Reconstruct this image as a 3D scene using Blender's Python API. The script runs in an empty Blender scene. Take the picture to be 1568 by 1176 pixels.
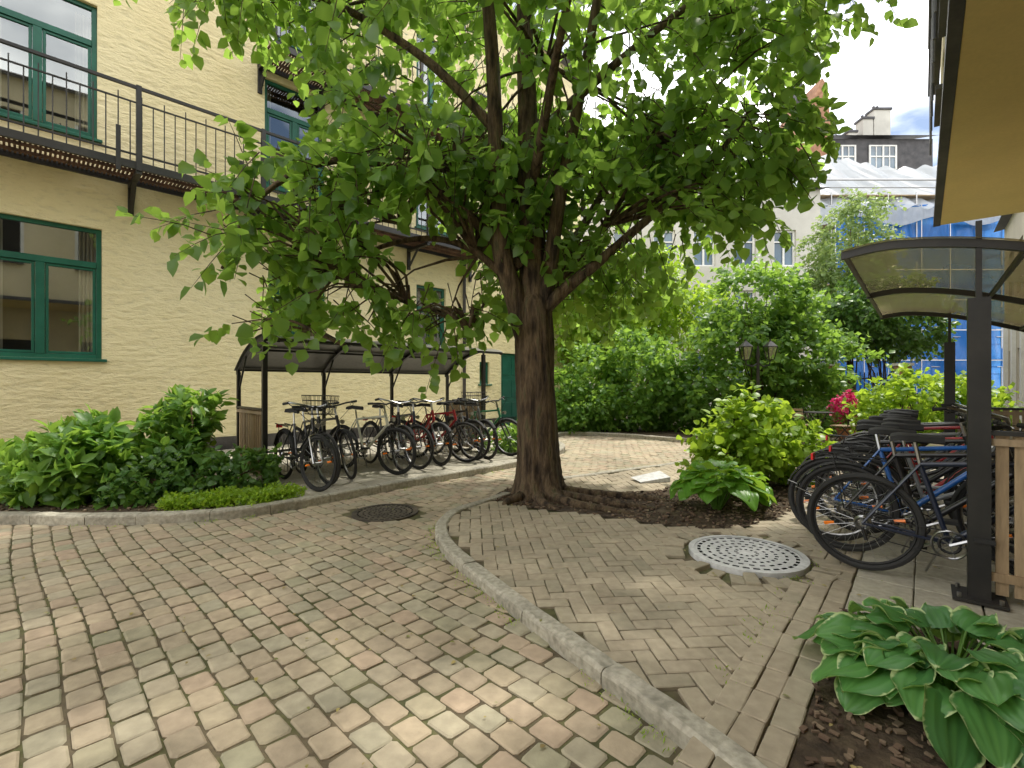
import bpy, math, random
import numpy as np
from mathutils import Vector, Matrix
random.seed(7); rng=np.random.default_rng(7)
C=bpy.context.scene.collection
S2=math.sqrt(.5)
# ------------------------------------------------------------------ materials
def new_mat(name):
    m=bpy.data.materials.new(name); m.use_nodes=True
    nt=m.node_tree; b=nt.nodes["Principled BSDF"]; return m,nt,b
def pmat(name,cols,scale=4,rough=.8,bump=0,bscale=40,bdist=.01,msc=(1,1,1),attr=False,spec=.4,metal=0,dirt=.25,dscale=1.5,span=(.32,.68),bmsc=None):
    m,nt,b=new_mat(name); N=nt.nodes; L=nt.links
    tc=N.new('ShaderNodeTexCoord'); mp=N.new('ShaderNodeMapping'); mp.inputs['Scale'].default_value=msc
    L.new(tc.outputs['Object'],mp.inputs['Vector'])
    r=N.new('ShaderNodeValToRGB'); cr=r.color_ramp
    n=len(cols)
    lo,hi=(0.,1.) if attr else span
    if n==1: cols=[cols[0],cols[0]]; n=2
    cr.elements[0].position=lo; cr.elements[0].color=(*cols[0],1)
    cr.elements[1].position=hi; cr.elements[1].color=(*cols[-1],1)
    for i in range(1,n-1):
        e=cr.elements.new(lo+(hi-lo)*i/(n-1)); e.color=(*cols[i],1)
    if attr:
        a=N.new('ShaderNodeAttribute'); a.attribute_name='rnd'; L.new(a.outputs['Fac'],r.inputs['Fac'])
    else:
        t=N.new('ShaderNodeTexNoise'); t.inputs['Scale'].default_value=scale; t.inputs['Detail'].default_value=6
        L.new(mp.outputs[0],t.inputs['Vector']); L.new(t.outputs['Fac'],r.inputs['Fac'])
    out=r.outputs['Color']
    if dirt>0:
        for sc,am in ((dscale,dirt),(dscale*18,dirt*.7)):
            t2=N.new('ShaderNodeTexNoise'); t2.inputs['Scale'].default_value=sc; t2.inputs['Detail'].default_value=5
            L.new(mp.outputs[0],t2.inputs['Vector'])
            mr=N.new('ShaderNodeMapRange'); mr.inputs['From Min'].default_value=.3; mr.inputs['From Max'].default_value=.7
            mr.inputs['To Min'].default_value=1-am; mr.inputs['To Max'].default_value=1+am*.6
            L.new(t2.outputs['Fac'],mr.inputs['Value'])
            vm=N.new('ShaderNodeVectorMath'); vm.operation='SCALE'
            L.new(out,vm.inputs[0]); L.new(mr.outputs[0],vm.inputs['Scale']); out=vm.outputs[0]
    L.new(out,b.inputs['Base Color'])
    b.inputs['Roughness'].default_value=rough; b.inputs['Metallic'].default_value=metal
    b.inputs['Specular IOR Level'].default_value=spec
    if bump>0:
        mp2=N.new('ShaderNodeMapping'); mp2.inputs['Scale'].default_value=bmsc or msc
        L.new(tc.outputs['Object'],mp2.inputs['Vector'])
        t3=N.new('ShaderNodeTexNoise'); t3.inputs['Scale'].default_value=bscale; t3.inputs['Detail'].default_value=8; t3.inputs['Roughness'].default_value=.6
        L.new(mp2.outputs[0],t3.inputs['Vector'])
        bp=N.new('ShaderNodeBump'); bp.inputs['Strength'].default_value=bump; bp.inputs['Distance'].default_value=bdist
        L.new(t3.outputs['Fac'],bp.inputs['Height']); L.new(bp.outputs[0],b.inputs['Normal'])
    return m
def leafmat(name,cols,trans=(.25,.42,.05),tf=.4,rough=.42,margin=None):
    m,nt,b=new_mat(name); N=nt.nodes; L=nt.links
    a=N.new('ShaderNodeAttribute'); a.attribute_name='rnd'
    r=N.new('ShaderNodeValToRGB'); cr=r.color_ramp
    cr.elements[0].color=(*cols[0],1); cr.elements[1].color=(*cols[-1],1)
    for i in range(1,len(cols)-1):
        e=cr.elements.new(i/(len(cols)-1)); e.color=(*cols[i],1)
    L.new(a.outputs['Fac'],r.inputs['Fac'])
    col=r.outputs['Color']
    if margin:
        e=N.new('ShaderNodeAttribute'); e.attribute_name='edge'
        tn=N.new('ShaderNodeTexNoise'); tn.inputs['Scale'].default_value=26; tn.inputs['Detail'].default_value=3
        ad=N.new('ShaderNodeMath'); ad.operation='MULTIPLY_ADD'; ad.inputs[1].default_value=.45; 
        L.new(tn.outputs['Fac'],ad.inputs[0]); L.new(e.outputs['Fac'],ad.inputs[2])
        mr=N.new('ShaderNodeMapRange'); mr.inputs['From Min'].default_value=1.10; mr.inputs['From Max'].default_value=1.18
        L.new(ad.outputs[0],mr.inputs['Value'])
        mx=N.new('ShaderNodeMix'); mx.data_type='RGBA'; L.new(mr.outputs[0],mx.inputs[0]); L.new(col,mx.inputs[6]); mx.inputs[7].default_value=(*margin,1)
        col=mx.outputs[2]
    L.new(col,b.inputs['Base Color']); b.inputs['Roughness'].default_value=rough; b.inputs['Specular IOR Level'].default_value=.45
    tr=N.new('ShaderNodeBsdfTranslucent'); tr.inputs['Color'].default_value=(*trans,1)
    ms=N.new('ShaderNodeMixShader'); ms.inputs[0].default_value=tf
    L.new(b.outputs[0],ms.inputs[1]); L.new(tr.outputs[0],ms.inputs[2]); L.new(ms.outputs[0],N['Material Output'].inputs['Surface'])
    return m
def glassmat(name,fac=.3,tint=(.8,.85,.85)):
    m,nt,b=new_mat(name); N=nt.nodes; L=nt.links
    t=N.new('ShaderNodeBsdfTransparent'); t.inputs[0].default_value=(*tint,1)
    g=N.new('ShaderNodeBsdfGlossy'); g.inputs['Roughness'].default_value=.02; g.inputs['Color'].default_value=(.9,.95,.95,1)
    ms=N.new('ShaderNodeMixShader'); ms.inputs[0].default_value=fac
    L.new(t.outputs[0],ms.inputs[1]); L.new(g.outputs[0],ms.inputs[2]); L.new(ms.outputs[0],N['Material Output'].inputs['Surface'])
    return m
def polymat(name,tint,diff,fac=.5,tl=.4):
    m,nt,b=new_mat(name); N=nt.nodes; L=nt.links
    t=N.new('ShaderNodeBsdfTransparent'); t.inputs[0].default_value=(*tint,1)
    b.inputs['Base Color'].default_value=(*diff,1); b.inputs['Roughness'].default_value=.25
    tn=N.new('ShaderNodeTexNoise'); tn.inputs['Scale'].default_value=3; tn.inputs['Detail'].default_value=6
    mr=N.new('ShaderNodeMapRange'); mr.inputs['From Min'].default_value=.35; mr.inputs['From Max'].default_value=.65
    mr.inputs['To Min'].default_value=fac-.10; mr.inputs['To Max'].default_value=min(1,fac+.12); L.new(tn.outputs['Fac'],mr.inputs['Value'])
    tr=N.new('ShaderNodeBsdfTranslucent'); tr.inputs['Color'].default_value=(*tint,1)
    m1=N.new('ShaderNodeMixShader'); m1.inputs[0].default_value=tl; L.new(b.outputs[0],m1.inputs[1]); L.new(tr.outputs[0],m1.inputs[2])
    ms=N.new('ShaderNodeMixShader'); L.new(mr.outputs[0],ms.inputs[0])
    L.new(t.outputs[0],ms.inputs[1]); L.new(m1.outputs[0],ms.inputs[2]); L.new(ms.outputs[0],N['Material Output'].inputs['Surface'])
    return m
M={}
M['sett']=pmat('sett_stone',[(.33,.31,.21),(.40,.34,.235),(.44,.355,.25),(.37,.31,.22),(.42,.32,.23),(.35,.32,.23),(.42,.36,.26)],attr=True,rough=.88,bump=.55,bscale=70,bdist=.005,dirt=.24,dscale=.9)
M['brick']=pmat('paving_brick',[(.33,.29,.21),(.41,.35,.255),(.37,.31,.225),(.44,.375,.275)],attr=True,rough=.9,bump=.45,bscale=90,bdist=.004,dirt=.22,dscale=1.1)
M['slab']=pmat('paving_slab',[(.35,.32,.25),(.43,.40,.32),(.38,.35,.28)],attr=True,rough=.85,bump=.4,bscale=60,bdist=.004,dirt=.25)
M['joint']=pmat('joint_moss',[(.07,.075,.035),(.11,.11,.045),(.12,.095,.06),(.16,.13,.08)],scale=3.5,rough=1,bump=.6,bscale=60,dirt=.3)
M['granite']=pmat('granite',[(.30,.28,.22),(.40,.37,.30),(.46,.43,.35)],scale=30,rough=.8,bump=.5,bscale=50,bdist=.008,dirt=.3)
M['soil']=pmat('soil',[(.05,.035,.022),(.085,.06,.038),(.12,.09,.055)],scale=12,rough=1,bump=1,bscale=25,bdist=.03,dirt=.3)
M['ground']=pmat('ground_earth',[(.10,.09,.05),(.14,.13,.07)],scale=.5,rough=1,bump=.3)
M['bark']=pmat('bark',[(.03,.02,.013),(.095,.065,.04),(.165,.115,.068),(.12,.105,.055)],scale=7,msc=(2.2,2.2,.45),rough=.95,bump=1,bscale=14,bdist=.06,dirt=.35,dscale=2)
M['chip']=pmat('bark_chips',[(.04,.026,.018),(.14,.09,.06),(.24,.18,.12)],attr=True,rough=.95,dirt=.1)
M['green']=pmat('green_paint',[(.010,.10,.065),(.016,.13,.085)],rough=.4,dirt=.12)
M['black']=pmat('black_metal',[(.014,.014,.014),(.028,.026,.024)],rough=.45,dirt=.2,spec=.5)
M['rust']=pmat('deck_grating',[(.08,.045,.03),(.18,.10,.06)],scale=6,rough=.8,bump=.5,dirt=.3)
M['wood']=pmat('slat_wood',[(.26,.18,.10),(.38,.28,.17),(.32,.25,.17)],attr=True,msc=(1,1,.15),rough=.8,bump=.4,bscale=60,dirt=.25,dscale=3)
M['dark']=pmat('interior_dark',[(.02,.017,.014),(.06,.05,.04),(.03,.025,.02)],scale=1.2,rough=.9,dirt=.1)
M['curtain']=pmat('curtain_cloth',[(.35,.31,.25),(.5,.46,.38)],scale=3,msc=(6,6,.3),rough=.9)
M['glass']=glassmat('window_glass',.25)
M['base']=pmat('plinth_stone',[(.05,.045,.04),(.10,.09,.08)],scale=3,rough=.9,bump=.4)
M['soffit']=pmat('soffit_plaster',[(.80,.63,.29),(.84,.68,.33)],scale=.8,rough=.9,dirt=.06,bump=.1)
M['paleyellow']=pmat('pale_yellow_render',[(.66,.57,.36),(.74,.65,.44)],scale=.7,rough=.9,dirt=.1,bump=.2)
M['pale']=pmat('pale_render',[(.50,.49,.45),(.60,.59,.54)],scale=.6,rough=.9,dirt=.1,bump=.1)
M['beige']=pmat('beige_render',[(.50,.45,.37),(.60,.55,.46)],scale=.7,rough=.9,dirt=.1)
M['white']=pmat('white_paint',[(.72,.72,.70),(.80,.80,.78)],rough=.5,dirt=.08)
M['roofm']=pmat('roof_metal',[(.05,.05,.055),(.10,.095,.10)],scale=2,rough=.6,dirt=.2)
M['brickwall']=pmat('red_brick_wall',[(.30,.15,.09),(.42,.24,.15)],scale=3,rough=.9,dirt=.2)
M['net']=polymat('blue_scaffold_net',(.10,.33,.75),(.02,.18,.60),.86)
M['tarp']=polymat('white_tarpaulin',(.6,.65,.7),(.46,.50,.55),.92)
M['poly']=polymat('smoked_polycarbonate',(.50,.42,.26),(.09,.07,.045),.6,.35)
M['polyg']=pmat('grey_polycarbonate',[(.10,.10,.092),(.15,.15,.14)],scale=2,rough=.35,dirt=.2,spec=.5)
M['iron']=pmat('cast_iron_light',[(.50,.50,.50),(.64,.64,.64)],scale=20,rough=.55,bump=.3,bscale=120,bdist=.002,dirt=.2)
M['irond']=pmat('cast_iron_dark',[(.05,.043,.034),(.12,.10,.075)],scale=8,rough=.7,bump=.6,bscale=60,dirt=.3)
M['metal']=pmat('bare_metal',[(.40,.40,.40)],metal=1,rough=.3,dirt=.1)
M['tyre']=pmat('tyre_rubber',[(.018,.018,.018),(.03,.03,.03)],rough=.75,dirt=.1)
M['orange']=pmat('reflector_orange',[(.9,.22,.02)],rough=.3,dirt=0)
M['redr']=pmat('reflector_red',[(.7,.02,.02)],rough=.3,dirt=0)
M['terra']=pmat('terracotta',[(.38,.16,.09),(.45,.2,.12)],rough=.85)
M['lampglass']=glassmat('lantern_glass',.35,(.9,.9,.85))
M['petal']=leafmat('flower_petals',[(.55,.02,.12),(.75,.05,.22)],trans=(.8,.05,.25),tf=.3)
# painted rough masonry wall
def wallmat():
    m,nt,b=new_mat('yellow_painted_masonry'); N=nt.nodes; L=nt.links
    tc=N.new('ShaderNodeTexCoord')
    def nz(sc,vs,det=6,ro=.55,dis=0):
        mp=N.new('ShaderNodeMapping'); mp.inputs['Scale'].default_value=vs; L.new(tc.outputs['Object'],mp.inputs['Vector'])
        t=N.new('ShaderNodeTexNoise'); t.inputs['Scale'].default_value=sc; t.inputs['Detail'].default_value=det; t.inputs['Roughness'].default_value=ro; t.inputs['Distortion'].default_value=dis
        L.new(mp.outputs[0],t.inputs['Vector']); return t.outputs['Fac']
    a=nz(5.0,(1,1,2.8),7,.6,.15); c=nz(.5,(1,1,.6)); d=nz(38,(1,1,1.4),5)
    r=N.new('ShaderNodeValToRGB'); cr=r.color_ramp
    cr.elements[0].position=.3; cr.elements[0].color=(.76,.65,.37,1); cr.elements[1].position=.7; cr.elements[1].color=(.83,.74,.47,1)
    L.new(c,r.inputs['Fac']); 
    mr=N.new('ShaderNodeMapRange'); mr.inputs['From Min'].default_value=.28; mr.inputs['From Max'].default_value=.48; mr.inputs['To Min'].default_value=.84; mr.inputs['To Max'].default_value=1.02
    L.new(a,mr.inputs['Value'])
    vm=N.new('ShaderNodeVectorMath'); vm.operation='SCALE'; L.new(r.outputs[0],vm.inputs[0]); L.new(mr.outputs[0],vm.inputs['Scale'])
    L.new(vm.outputs[0],b.inputs['Base Color']); b.inputs['Roughness'].default_value=.75; b.inputs['Specular IOR Level'].default_value=.3
    b1=N.new('ShaderNodeBump'); b1.inputs['Strength'].default_value=.85; b1.inputs['Distance'].default_value=.05; L.new(a,b1.inputs['Height'])
    b2=N.new('ShaderNodeBump'); b2.inputs['Strength'].default_value=.4; b2.inputs['Distance'].default_value=.008; L.new(d,b2.inputs['Height']); L.new(b1.outputs[0],b2.inputs['Normal'])
    L.new(b2.outputs[0],b.inputs['Normal']); return m
M['wall']=wallmat()
# ------------------------------------------------------------------ helpers
def empty(name,loc=(0,0,0)):
    o=bpy.data.objects.new(name,None); o.location=loc; o.empty_display_size=.2; C.objects.link(o); return o
class Fr:
    def __init__(s,o,a,b):
        s.o=Vector((o[0],o[1],0)); s.a=Vector((a[0],a[1],0)); s.b=Vector((b[0],b[1],0))
    def p(s,x,y,z): return s.o+s.a*x+s.b*y+Vector((0,0,z))
ID=Fr((0,0),(1,0),(0,1))
class MB:
    def __init__(s): s.v=[];s.f=[];s.m=[];s.r=[];s.ml=[]
    def mi(s,k):
        if k not in s.ml: s.ml.append(k)
        return s.ml.index(k)
    def face(s,idx,k,r=.5): s.f.append(tuple(idx)); s.m.append(s.mi(k)); s.r.append(r)
    def poly(s,pts,k,r=.5):
        i=len(s.v); s.v+= [tuple(p) for p in pts]; s.face(range(i,i+len(pts)),k,r)
    def box(s,F,x0,x1,y0,y1,z0,z1,k,r=None):
        if r is None: r=random.random()
        i=len(s.v)
        for z in (z0,z1):
            for x,y in ((x0,y0),(x1,y0),(x1,y1),(x0,y1)): s.v.append(tuple(F.p(x,y,z)))
        for q in ((0,3,2,1),(4,5,6,7),(0,1,5,4),(1,2,6,5),(2,3,7,6),(3,0,4,7)): s.face([i+j for j in q],k,r)
    def tube(s,pts,rad,k,n=8,cap=True,rn=None,r=.5):
        pts=[Vector(p) for p in pts]
        if not hasattr(rad,'__len__'): rad=[rad]*len(pts)
        i0=len(s.v); ref=None
        for j,p in enumerate(pts):
            t=(pts[min(j+1,len(pts)-1)]-pts[max(j-1,0)])
            if t.length<1e-9: t=Vector((0,0,1))
            t.normalize()
            if ref is None: ref=t.orthogonal().normalized()
            ref=(ref-t*ref.dot(t))
            if ref.length<1e-6: ref=t.orthogonal()
            ref.normalize(); bn=t.cross(ref)
            for a in range(n):
                an=2*math.pi*a/n; rr=rad[j]*(rn(j,a) if rn else 1)
                s.v.append(tuple(p+ref*math.cos(an)*rr+bn*math.sin(an)*rr))
        for j in range(len(pts)-1):
            for a in range(n):
                b=(a+1)%n; s.face((i0+j*n+a,i0+j*n+b,i0+(j+1)*n+b,i0+(j+1)*n+a),k,r)
        if cap and n>2:
            s.face([i0+a for a in range(n)][::-1],k,r); e=i0+(len(pts)-1)*n; s.face([e+a for a in range(n)],k,r)
    def ring(s,c,ax,R,rt,k,n=28,m=6):
        c=Vector(c); ax=Vector(ax).normalized(); u=ax.orthogonal().normalized(); w=ax.cross(u); i0=len(s.v)
        for a in range(n):
            A=2*math.pi*a/n; d=u*math.cos(A)+w*math.sin(A)
            for b in range(m):
                B=2*math.pi*b/m; s.v.append(tuple(c+d*(R+rt*math.cos(B))+ax*rt*math.sin(B)))
        for a in range(n):
            for b in range(m):
                a2=(a+1)%n;b2=(b+1)%m
                s.face((i0+a*m+b,i0+a2*m+b,i0+a2*m+b2,i0+a*m+b2),k)
    def build(s,name,parent=None,smooth=False,bevel=0,mat=None):
        me=bpy.data.meshes.new(name); me.from_pydata(s.v,[],s.f)
        for k in s.ml: me.materials.append(M[k])
        me.polygons.foreach_set('material_index',s.m)
        a=me.attributes.new('rnd','FLOAT','FACE'); a.data.foreach_set('value',s.r)
        if smooth: me.polygons.foreach_set('use_smooth',[True]*len(s.f))
        me.update()
        o=bpy.data.objects.new(name,me); C.objects.link(o)
        if mat is not None: o.matrix_world=mat
        if parent:
            o.parent=parent; o.matrix_parent_inverse=Matrix.Translation(-parent.location)
        if bevel:
            b=o.modifiers.new('bevel','BEVEL'); b.width=bevel; b.segments=1; b.limit_method='ANGLE'
        return o
def inpoly(P,poly):
    x=P[:,0];y=P[:,1]; r=np.zeros(len(P),bool); n=len(poly); j=n-1
    for i in range(n):
        xi,yi=poly[i];xj,yj=poly[j]
        c=((yi>y)!=(yj>y))&(x<(xj-xi)*(y-yi)/((yj-yi) if yj!=yi else 1e-9)+xi); r^=c; j=i
    return r
def dist_poly(P,line):
    d=np.full(len(P),1e9)
    for a,b in zip(line[:-1],line[1:]):
        a=np.array(a);b=np.array(b);ab=b-a;t=np.clip(((P-a)@ab)/(ab@ab),0,1); d=np.minimum(d,np.linalg.norm(P-(a+t[:,None]*ab),axis=1))
    return d
def smoothline(pts,n=6):
    out=[]; P=[np.array(p,float) for p in pts]
    for i in range(len(P)-1):
        p0=P[max(i-1,0)];p1=P[i];p2=P[i+1];p3=P[min(i+2,len(P)-1)]
        for k in range(n):
            t=k/n; out.append(tuple(.5*((2*p1)+(-p0+p2)*t+(2*p0-5*p1+4*p2-p3)*t*t+(-p0+3*p1-3*p2+p3)*t**3)))
    out.append(tuple(P[-1])); return out
# ------------------------------------------------------------------ camera / light
cam=bpy.data.cameras.new('camera'); cam.lens=17; cam.sensor_width=36; cam.clip_start=.05; cam.clip_end=1000
co=bpy.data.objects.new('camera',cam); co.location=(0,0,1.35); co.rotation_euler=(math.radians(90),0,0); C.objects.link(co)
sc=bpy.context.scene; sc.camera=co
sc.view_settings.view_transform='Standard'; sc.view_settings.look='None'; sc.view_settings.exposure=0
EL=math.radians(62); AZ=math.radians(50)
SD=Vector((math.sin(AZ)*math.cos(EL),math.cos(AZ)*math.cos(EL),math.sin(EL)))
sl=bpy.data.lights.new('sun','SUN'); sl.energy=4.3; sl.angle=math.radians(2.5); sl.color=(1,.95,.85)
so=bpy.data.objects.new('sun',sl); so.rotation_euler=SD.to_track_quat('Z','Y').to_euler(); so.location=(20,20,30); C.objects.link(so)
w=bpy.data.worlds.new("World"); sc.world=w; w.use_nodes=True; N=w.node_tree.nodes; L=w.node_tree.links
bg=N['Background']; sk=N.new('ShaderNodeTexSky'); sk.sky_type='NISHITA'; sk.sun_disc=False; sk.sun_elevation=EL; sk.sun_rotation=AZ
tc=N.new('ShaderNodeTexCoord'); mp=N.new('ShaderNodeMapping'); mp.inputs['Scale'].default_value=(1,1,2.2); L.new(tc.outputs['Generated'],mp.inputs[0])
tn=N.new('ShaderNodeTexNoise'); tn.inputs['Scale'].default_value=2.6; tn.inputs['Detail'].default_value=8; L.new(mp.outputs[0],tn.inputs['Vector'])
cr=N.new('ShaderNodeValToRGB'); cr.color_ramp.elements[0].position=.36; cr.color_ramp.elements[1].position=.60; L.new(tn.outputs['Fac'],cr.inputs[0])
mx=N.new('ShaderNodeMix'); mx.data_type='RGBA'; L.new(cr.outputs[0],mx.inputs[0]); L.new(sk.outputs[0],mx.inputs[6]); mx.inputs[7].default_value=(25,24.5,23.6,1)
L.new(mx.outputs[2],bg.inputs[0]); bg.inputs[1].default_value=.15
# ------------------------------------------------------------------ ground layout
D=(S2,S2); NT=(S2,-S2); AW=(-S2,S2)           # wall direction, toward courtyard, away
EA=math.radians(40.3); E=(math.sin(EA),math.cos(EA)); Fv=(math.cos(EA),-math.sin(EA))
g=MB(); g.poly([(-200,-200,-.05),(200,-200,-.05),(200,200,-.05),(-200,200,-.05)],'ground'); g.build('ground')
kerbA=smoothline([(.93,.2),(1.0,.7),(.93,1.2),(.69,1.70),(.44,2.10),(.04,2.76),(-.38,3.5),(-.60,3.97),(-.70,4.46),(-.62,4.95),(-.28,5.45),(-.1,5.75)])
kerbB=smoothline([(0.05,6.15),(.5,6.55),(1.2,7.0),(2.3,7.7),(3.4,8.4),(6,9.3),(9,9.8),(12,10.2)])
island=kerbA+kerbB+[(14,10.2),(14,-2),(.8,-2)]
kerbL=smoothline([(-10,3.9),(-8,4.35),(-6.5,4.6),(-4.88,4.66),(-4.26,4.62),(-3.48,4.66),(-2.83,4.83),(-2.42,5.13),(-1.81,5.82),(-.9,6.8),(-.02,7.75),(.7,8.7),(1.1,10.0),(1.0,11.6),(1.5,12.7),(2.8,12.2),(4.1,11.2),(7.2,11.0),(12,11.6),(16,12)])
bed=kerbL+[(16,30),(-30,30),(-30,3.9)]
r_=MB(); r_.poly([(-14,-4,-.008),(16,-4,-.008),(16,14,-.008),(-14,14,-.008)],'joint'); r_.build('road_base')
A0=(1.92,2.75)
def AF(a,b): return (A0[0]+E[0]*a+Fv[0]*b, A0[1]+E[1]*a+Fv[1]*b)
pit=smoothline([(-.2,5.4),(.05,5.12),(.6,4.88),(1.3,4.5),(1.85,4.32),(2.5,4.62),(3.3,5.4),(3.95,6.4),(3.3,7.1),(2.5,6.7),(1.9,6.0),(1.3,5.75),(.8,6.0),(.2,6.2),(-.15,5.8),(-.2,5.4)],3)
hbed=[AF(-3.2,-.03),AF(.0,-.03),AF(.0,2.6),AF(-3.2,2.6)]
r_=MB(); r_.poly([(x,y,.042) for x,y in island],'joint'); r_.build('pavement_base')
r_=MB(); r_.poly([(x,y,.054) for x,y in pit],'soil'); r_.build('tree_bed')
r_=MB(); r_.poly([(x,y,.054) for x,y in hbed],'soil'); r_.build('planting_bed')
r_=MB(); r_.poly([(x,y,.06) for x,y in bed],'soil'); r_.build('planting_bed')
def paver(mb,F,x,y,lx,ly,z,k,r,ch=.009,cw=.011,tilt=.004,warp=None,rc=.014,ang=0):
    hx,hy=lx/2,ly/2; c=min(rc,hx*.4,hy*.4)
    out=[(-hx+c,-hy),(hx-c,-hy),(hx,-hy+c),(hx,hy-c),(hx-c,hy),(-hx+c,hy),(-hx,hy-c),(-hx,-hy+c)]
    tx=random.gauss(0,tilt)/hx*.5; ty=random.gauss(0,tilt)/hy*.5; i=len(mb.v)
    jit=[(random.gauss(0,.0022),random.gauss(0,.0022)) for _ in out]
    ca,sa=math.cos(ang),math.sin(ang)
    for lev in range(3):
        for (px,py),(jx,jy) in zip(out,jit):
            qx=(px+jx)*(1 if lev<2 else (hx-cw)/hx); qy=(py+jy)*(1 if lev<2 else (hy-cw)/hy)
            zz=z+qx*tx+qy*ty
            if lev==1: zz-=ch
            if lev==0: zz=z-.045
            X=x+qx*ca-qy*sa; Y=y+qx*sa+qy*ca
            if warp: X,Y=warp(X,Y)
            mb.v.append(tuple(F.p(X,Y,zz)))
    for j in range(8):
        b=(j+1)%8
        mb.face((i+j,i+b,i+8+b,i+8+j),k,r); mb.face((i+8+j,i+8+b,i+16+b,i+16+j),k,r)
    mb.face([i+16+j for j in range(8)],k,r)
# road setts: rows run across the lane
RF=Fr((0,0),D,AW)
def warp(x,y): return x+.06*math.sin(y*.55+.6)+.012*math.sin(y*2.1), y+.03*math.sin(x*.8)
cand=[];pitx,pity=.125,.16
for i in range(-40,110):
    for j in range(-34,62):
        x=i*pitx; y=(j+.5*(i%2))*pity+random.gauss(0,.004)
        p=RF.p(*warp(x,y),0)
        if -9<p.x<14 and .4<p.y<13.5: cand.append((x,y,p.x,p.y))
ca=np.array(cand); P=ca[:,2:4]
dA=dist_poly(P,kerbA);dL=dist_poly(P,kerbL);dB=dist_poly(P,kerbB)
ok=(~inpoly(P,island)|(np.minimum(dA,dB)<.035))&(~inpoly(P,bed)|(dL<.035))
ok&=np.linalg.norm(P-np.array([-1.33,5.08]),axis=1)>.37
mb=MB()
for (x,y,_,_) in ca[ok]:
    zz=random.gauss(0,.0020)
    paver(mb,RF,x,y,pitx-.008+random.uniform(-.004,.002),pity-.010+random.uniform(-.005,.003),zz,'sett',random.random(),ch=.005,cw=.008,tilt=.0022,warp=warp,rc=.014)
mb.build('road_setts')
# herringbone brick pavement
mb=MB(); HF=Fr(A0,(math.sin(EA+math.pi/4),math.cos(EA+math.pi/4)),(math.sin(EA-math.pi/4),math.cos(EA-math.pi/4)))
BW=.098; cc=[]
for i in range(-75,90):
    for j in range(-75,90):
        m4=(i-j)%4
        if m4==0: cx,cy,l=(i+1.0)*BW,(j+.5)*BW,0
        elif m4==3: cx,cy,l=(i+.5)*BW,(j+1.0)*BW,1
        else: continue
        p=HF.p(cx,cy,0); cc.append((cx,cy,l,p.x,p.y))
cc=np.array(cc); P=cc[:,3:5]; rel=P-np.array(A0); a_=rel@np.array(E); b_=rel@np.array(Fv)
MC=np.array([1.77,3.65])
ok=inpoly(P,island)&~inpoly(P,pit)&(P[:,1]>.3)&(P[:,1]<10.5)
ok&=dist_poly(P,kerbA)>.092; ok&=dist_poly(P,kerbB)>.092
ok&=(b_<-.25); ok&=np.linalg.norm(P-MC,axis=1)>.56
for (x,y,l,px,py) in cc[ok]:
    lx,ly=(2*BW-.006,BW-.006) if l==0 else (BW-.006,2*BW-.006)
    paver(mb,HF,x,y,lx,ly,.0595+random.gauss(0,.0012)+.003*math.sin(px*1.7+1)*math.sin(py*1.3),'brick',random.random(),ch=.004,cw=.005,tilt=.0016,rc=.006)
# border beside bed and slabs
BF=Fr(A0,E,Fv)
a=-3.0
while a<7:
    for b0 in (-.28,-.18,-.08):
        q=BF.p(a,b0+.0,0)
        if abs(Vector((q.x-MC[0],q.y-MC[1])).length)>.55:
            paver(mb,BF,a,b0+.0,.192,.094,.067+random.gauss(0,.0008),'brick',random.random(),ch=.004,cw=.005,tilt=.0012,rc=.006)
    a+=.198
for k in range(26):
    t=2*math.pi*k/26+random.gauss(0,.03)
    r0=.515+random.uniform(-.01,.04)
    paver(mb,ID,MC[0]+math.cos(t)*r0,MC[1]+math.sin(t)*r0,.17,.085,.064+random.gauss(0,.006),'brick',random.random()*.4,ch=.005,cw=.006,tilt=.008,rc=.006,ang=t+random.gauss(0,.12))
mb.build('brick_pavement')
mb=MB()
for i in range(0,22):
    for j in range(0,9):
        x=.16+i*.305; y=.125+j*.305
        paver(mb,BF,x,y,.297,.297,.063+random.gauss(0,.002),'slab',random.random(),ch=.004,cw=.005,tilt=.002,rc=.006)
mb.build('slab_pavement')
mb=MB()
cand=[]
for i in range(0,24):
    for j in range(0,16):
        x=1.75+i*.36; y=5.0+j*.36; p=RF.p(x,y,0); cand.append((x,y,p.x,p.y))
ca=np.array(cand); P=ca[:,2:4]; ok=inpoly(P,bed)&(dist_poly(P,kerbL)>.2)&(ca[:,1]<10.4)
for x,y,_,_ in ca[ok]: paver(mb,RF,x,y,.35,.35,.075+random.gauss(0,.002),'slab',random.random()*.6,ch=.004,cw=.005,tilt=.002)
mb.build('shelter_pavement')
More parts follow.
